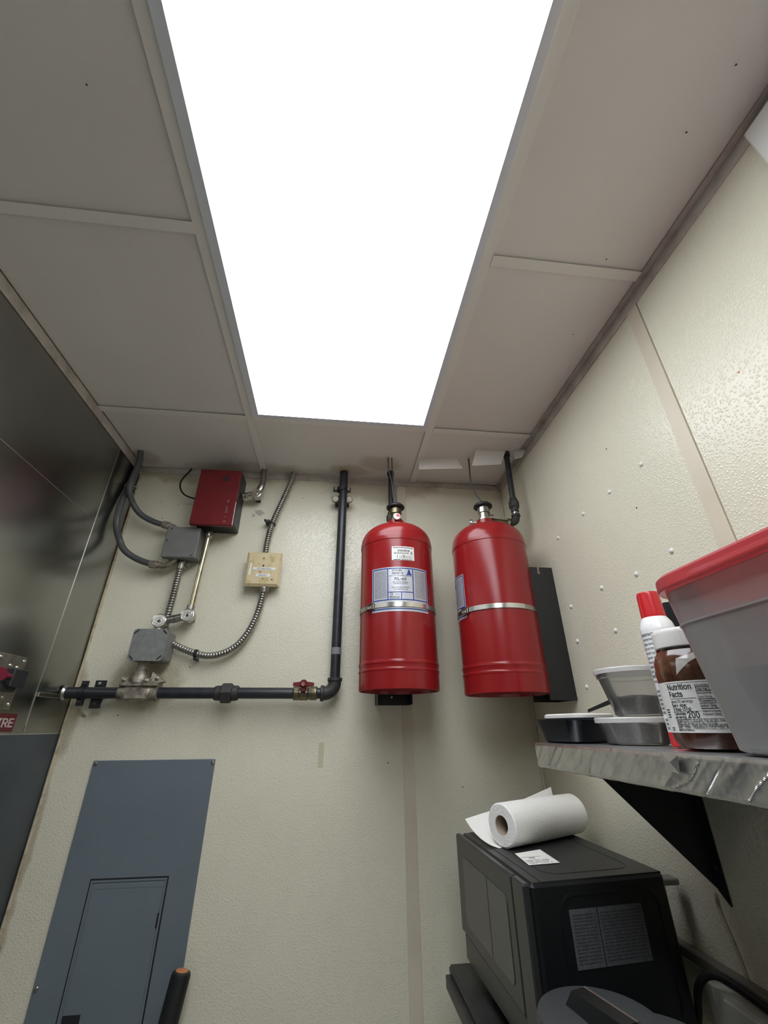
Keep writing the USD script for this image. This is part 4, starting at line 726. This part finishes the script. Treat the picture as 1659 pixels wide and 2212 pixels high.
# ================================================================ MICROWAVE AND ITS TABLE
ZT = 1.015
tbm = thing('side_table', 'low black metal table with raised rim under the microwave', 'table', (.49, 1.0, 0))
part(tbm, 'table_top', bx(.302, XR-.045, .30, 1.335, ZT-.022, ZT, .002), 'table_black')
part(tbm, 'rim', cat(bx(.286, .302, .30, 1.318, ZT-.034, ZT-.010, .002), bx(.297, .303, .30, 1.325, ZT-.010, ZT-.0005, .001)), 'table_black', label='stepped left rim')
for x in (.33, XR-.07):
    for y in (.34, 1.29): part(tbm, 'leg', bx(x-.016, x+.016, y-.016, y+.016, 0, ZT-.02, .003), 'table_black')
MZ0, MZ1 = 1.042, 1.270
ang = math.radians(4.5); mc = np.array([.336, .893])
ex, ey = np.array([math.cos(math.radians(6.5)), math.sin(math.radians(6.5))]), np.array([-math.sin(math.radians(1.5)), math.cos(math.radians(1.5))])
def mp(a, b): return mc + ex*a + ey*b
MWd, MWw = .285, .398
mw = thing('microwave', 'black microwave oven on the table beneath the foil shelf', 'microwave', (*mp(MWd/2, MWw/2), ZT))
def mprism(a0, a1, b0, b1, z0, z1, c=0):
    P = []
    for a in (a0, a1):
        for b in (b0, b1):
            for z in (z0, z1):
                sa, sb_, sz = (c if a == a0 else -c), (c if b == b0 else -c), (c if z == z0 else -c)
                for q in ((a, b+sb_, z+sz), (a+sa, b, z+sz), (a+sa, b+sb_, z)): P.append((*mp(q[0], q[1]), q[2]))
    return hull(P)
part(mw, 'case', mprism(.0145, MWd, 0, MWw, MZ0, MZ1, .006), 'oven_black', 20)
part(mw, 'top_skin', mprism(.037, MWd-.004, .004, MWw-.004, MZ1-.004, MZ1+.0008, .0004), 'oven_top')
def mquad(poly, o, ux, uy, th, m, nm, par=None, **kw): return part(par or mw, nm, slab(poly, o, ux, uy, th), m, **kw)
def mtop(a, b): return np.array([*mp(a, b), 0])
tp = rrect(0, MWd-.10, 0, MWw-.09, .035); inset = tp.difference(tp.buffer(-.0012))
part(mw, 'top_crease', slab(inset, (*mp(.062, .035), MZ1+.0007), (*ex, 0), (*ey, 0), .0006), 'black_metal')
part(mw, 'control_strip', mprism(0, .014, .002, .052, MZ0+.006, MZ1, .003), 'oven_front', 20)
dn = part(mw, 'door', mprism(0, .014, .0545, MWw, MZ0+.046, MZ1, .003), 'oven_front', 20, label='door facing left')
wn = rrect(.085, .350, MZ0+.070, MZ1-.036, .012)
part(dn, 'window', slab(Polygon([(-x, y) for x, y in wn.exterior.coords]), (*mp(-.0002, 0), 0), (*(-ey), 0), (0, 0, 1), .0010), 'oven_window', label='grey door window')
part(dn, 'window_bar', slab(sbox(-.190, MZ0+.070, -.187, MZ1-.036), (*mp(-.0013, 0), 0), (*(-ey), 0), (0, 0, 1), .0004), 'oven_front')
part(mw, 'base_panel', mprism(.004, .014, .0545, MWw-.01, MZ0, MZ0+.044, .002), 'oven_front', 20)
for a, b in ((.06, .05), (.06, .35), (.25, .05), (.25, .35)): part(mw, 'foot', rod((*mp(a, b), ZT+.0006), (*mp(a, b), MZ0+.004), .014, n=16), 'black_rubber')
sidep = lambda a, z, d=0: np.array([*(mp(a, 0) - ey*d), z])
rec = rrect(.062, .262, MZ0+.03, MZ1-.016, .03); recs = rec.difference(rec.buffer(-.004))
part(mw, 'side_emboss', slab(recs, (*mp(0, 0), 0), (*ex, 0), (0, 0, 1), .0018), 'oven_black')
lb_ = part(mw, 'label', slab(sbox(.079, 1.158, .222, 1.232), (*mp(0, 0), 0), (*ex, 0), (0, 0, 1), .0010), 'oven_label', label='dim grey rating sticker')
part(lb_, 'print', slab(sbox(.131, 1.158, .133, 1.232), (*mp(0, 0), 0), (*ex, 0), (0, 0, 1), .0013), 'dark_print')
o_ = np.array([*mp(0, 0), 0]) - np.array([*ey, 0])*.0011
part(lb_, 'fine_print', cat(remap(greek(.083, .128, 1.164, 1.228, 15, 41, .45, .0002), o_, (*ex, 0), (0, 0, 1)), remap(greek(.137, .218, 1.164, 1.228, 15, 42, .45, .0002), o_, (*ex, 0), (0, 0, 1))), 'oven_print', kind='stuff')
part(mw, 'spacer', bx(.612, XR-.012, .955, .985, 1.242, 1.252, .002), 'raceway_grey', label='grey rear wall spacer')
# paper towel roll and its loose sheet
pd = np.array([math.cos(math.radians(27)), math.sin(math.radians(27)), 0]); pr0 = np.array([.388, 1.118, MZ1+.0435]); PRr, PRl = .0415, .262
pt = thing('paper_towel_roll', 'white embossed paper towel roll lying on the microwave', 'paper towel roll', pr0 + pd*PRl/2)
part(pt, 'roll', ring([(.0185, 0), (PRr-.003, 0), (PRr, .003), (PRr+.0005, .09), (PRr, PRl-.004), (PRr-.004, PRl), (.0185, PRl)], pr0, pd, 72), 'embossed', 40)
part(pt, 'core', ring([(.0172, .001), (.0185, .0), (.0185, PRl), (.0172, PRl-.001)], pr0, pd, 40), 'card', label='grey-brown cardboard core')
def sheet():
    n, m_ = 24, 24; Lb, Rb = np.array([.342, 1.25, 1.3026]), np.array([.597, 1.29, 1.3617]); V = []
    L0 = pr0 + pd*.004 - np.array([0, 0, PRr+.0008]) + np.array([-.012, .004, 0]); R0 = pr0 + pd*(PRl-.004) - np.array([0, 0, PRr+.0008])
    L1 = np.array([.343, 1.165, MZ1+.0045]); R1 = np.array([.590, 1.262, MZ1+.006])
    for i in range(n+1):
        u = i/n
        for j in range(m_+1):
            s = j/m_; a = (1-s)**2*L0 + 2*s*(1-s)*L1 + s*s*Lb; b = (1-s)**2*R0 + 2*s*(1-s)*R1 + s*s*Rb
            p = a + (b-a)*u; p = p + np.array([0, 0, .0025*math.sin(5*u+2*s)*s]); V.append(p)
    V = np.array(V); F = []
    for i in range(n):
        for j in range(m_):
            a = i*(m_+1)+j; F += [(a, a+1, a+m_+2), (a, a+m_+2, a+m_+1)]
    F = np.array(F); k = len(V); V2 = V + np.array([0, -.0003, .0006]); 
    return trimesh.Trimesh(np.vstack([V, V2]), np.vstack([F[:, ::-1], F+k]), process=False)
part(pt, 'loose_sheet', sheet(), 'embossed', 60, label='loose towel sheet')
nt = thing('paper_note', 'small printed white slip on the microwave under the towel roll', 'paper slip', (.43, 1.04, MZ1))
N4 = [np.array(p) for p in ((.390, .992), (.457, 1.000), (.462, 1.100), (.395, 1.075))]
part(nt, 'sheet', slab(Polygon(N4), (0, 0, MZ1+.0018), (1, 0, 0), (0, 1, 0), .0005), 'paper')
part(nt, 'print', remap(cat(greek(.004, .055, .003, .030, 4, 51, .3, .0002), strip(.006, .050, .046, .0475, .0002), greek(.020, .034, .036, .044, 2, 52, .6, .0002)), (.392, .996, MZ1+.0023), (.99, .12, 0), (-.05, 1, 0)), 'grey_print')

# ---- round appliance in front of the microwave
ra = thing('round_appliance', 'round dark grey appliance lid with a raised glossy ridge', 'kitchen appliance', (.35, .71, ZT))
c1, c2 = (.346, .713), (.392, .672)
part(ra, 'body', cat(lathe([(.070, ZT), (.074, ZT+.01), (.074, ZT+.140), (.068, ZT+.150)], (.368, .700, 0), n=56)), 'black_plastic')
part(ra, 'lid', lathe([(.070, ZT+.150), (.0765, ZT+.153), (.0765, ZT+.165), (.073, ZT+.1735), (.060, ZT+.178), (.03, ZT+.180)], (*c1, 0), n=72), 'appliance_grey', label='round grey lid')
part(ra, 'lower_lid', lathe([(.068, ZT+.146), (.0735, ZT+.149), (.0735, ZT+.160), (.070, ZT+.166), (.05, ZT+.169)], (*c2, 0), n=64), 'appliance_grey')
rd0, rd1 = np.array([.326, .738, 0]), np.array([.345, .64, 0]); rs = np.array([.016, .004, 0])
part(ra, 'ridge', hull([rd0 - rs + [0, 0, ZT+.174], rd0 + rs + [0, 0, ZT+.174], rd0 + [.002, -.014, ZT+.196] - rs*.6, rd0 + [.002, -.014, ZT+.196] + rs*.6, rd1 - rs + [0, 0, ZT+.172], rd1 + rs + [0, 0, ZT+.172], rd1 - rs*.6 + [0, 0, ZT+.200], rd1 + rs*.6 + [0, 0, ZT+.200]]), 'oven_black', 10)
part(ra, 'ridge_trim', tube([rd0 + rs*.72 + [.002, -.013, ZT+.194], rd1 + rs*.75 + [0, 0, ZT+.198]], .0024, 8), 'zinc', label='glossy trim line')
bb = thing('box_appliance', 'low black box appliance with a pale edge beside the round lid', 'kitchen appliance', (.52, .75, ZT))
part(bb, 'body', hull([(x, y, z) for z, k in ((ZT, 0), (ZT+.085, .006)) for x, y in ((.500+k, .60+k), (.585-k, .60+k), (.607-k, .845-k), (.528+k, .850-k))]), 'black_plastic', 20)
part(bb, 'edge_trim', tube([(.597, .838, ZT+.086), (.578, .612, ZT+.086)], .0025, 8), 'grey_print', label='pale edge line')

# ================================================================ RIGHT WALL LOW: RACEWAY, OUTLET, CORDS, PLATE, HANDLE
solid('raceway', bx(XR-.020, XR, .25, 1.045, 1.133, 1.150, .002), 'raceway_grey', 'grey surface raceway along the right wall behind the microwave', 'raceway')
ob = thing('outlet_box', 'cream plastic outlet box on the right wall below the raceway', 'outlet', (XR, .8, 1.07))
part(ob, 'box', hull([(XR-.0005, .50, 1.02), (XR-.0005, .50, 1.131), (XR-.0005, .930, 1.02), (XR-.0005, .930, 1.131), (.640, .50, 1.02), (.640, .50, 1.129), (.640, .905, 1.02), (.640, .905, 1.129), (.646, .925, 1.129), (.646, .925, 1.02)]), 'cream_plastic', 12)
fp = part(ob, 'face_plate', bx(.6365, .641, .60, .880, 1.026, 1.124, .002), 'cream_plastic')
for y in (.800, .830): part(fp, 'slot', bx(.6358, .6368, y-.003, y+.003, 1.070, 1.084), 'black_metal')
cable('power_cord', [(.636, .960, 1.06), (.627, .930, 1.10), (.622, .905, 1.132), (.634, .888, 1.148), (.648, .86, 1.146), (.652, .80, 1.139), (.651, .70, 1.138), (.651, .55, 1.138)], .0058, 'black_rubber', 'thick black power cord arching over the cream outlet box', 'power cord')
cable('wall_wire', [rt(1545, 1930, .003), rt(1560, 1980, .003), rt(1590, 2050, .003), rt(1612, 2110, .003), rt(1628, 2160, .004)], .0022, 'caulk', 'thin tan wire running down the wall below the bracket', 'wire')
solid('wall_plate', bx(XR-.020, XR, -.05, .276, 2.30, 2.4155, .003), 'white_plastic', 'white plastic box high on the right wall at the picture edge', 'wall box')
mh = thing('mop_handle', 'black foam-gripped mop handle leaning on the wall before the grey panel', 'mop handle', (-.455, 1.36, 0))
tip, foot = np.array([-.334, 1.462, .986]), np.array([-.462, 1.36, 0.0]); dv = (tip-foot)/np.linalg.norm(tip-foot)
part(mh, 'grip', tube([tip-dv*.45, tip-dv*.44, tip-dv*.008, tip-dv*.002, tip], [.016, .0225, .0225, .021, .018], 28), 'black_rubber', label='black foam grip')
part(mh, 'wood_end', tube([tip-dv*.01, tip+dv*.001, tip+dv*.003], [.015, .015, .011], 24), 'wood_end', label='bare wood end')
part(mh, 'pole', tube([foot, tip-dv*.43], .0125, 18), 'wood_end')
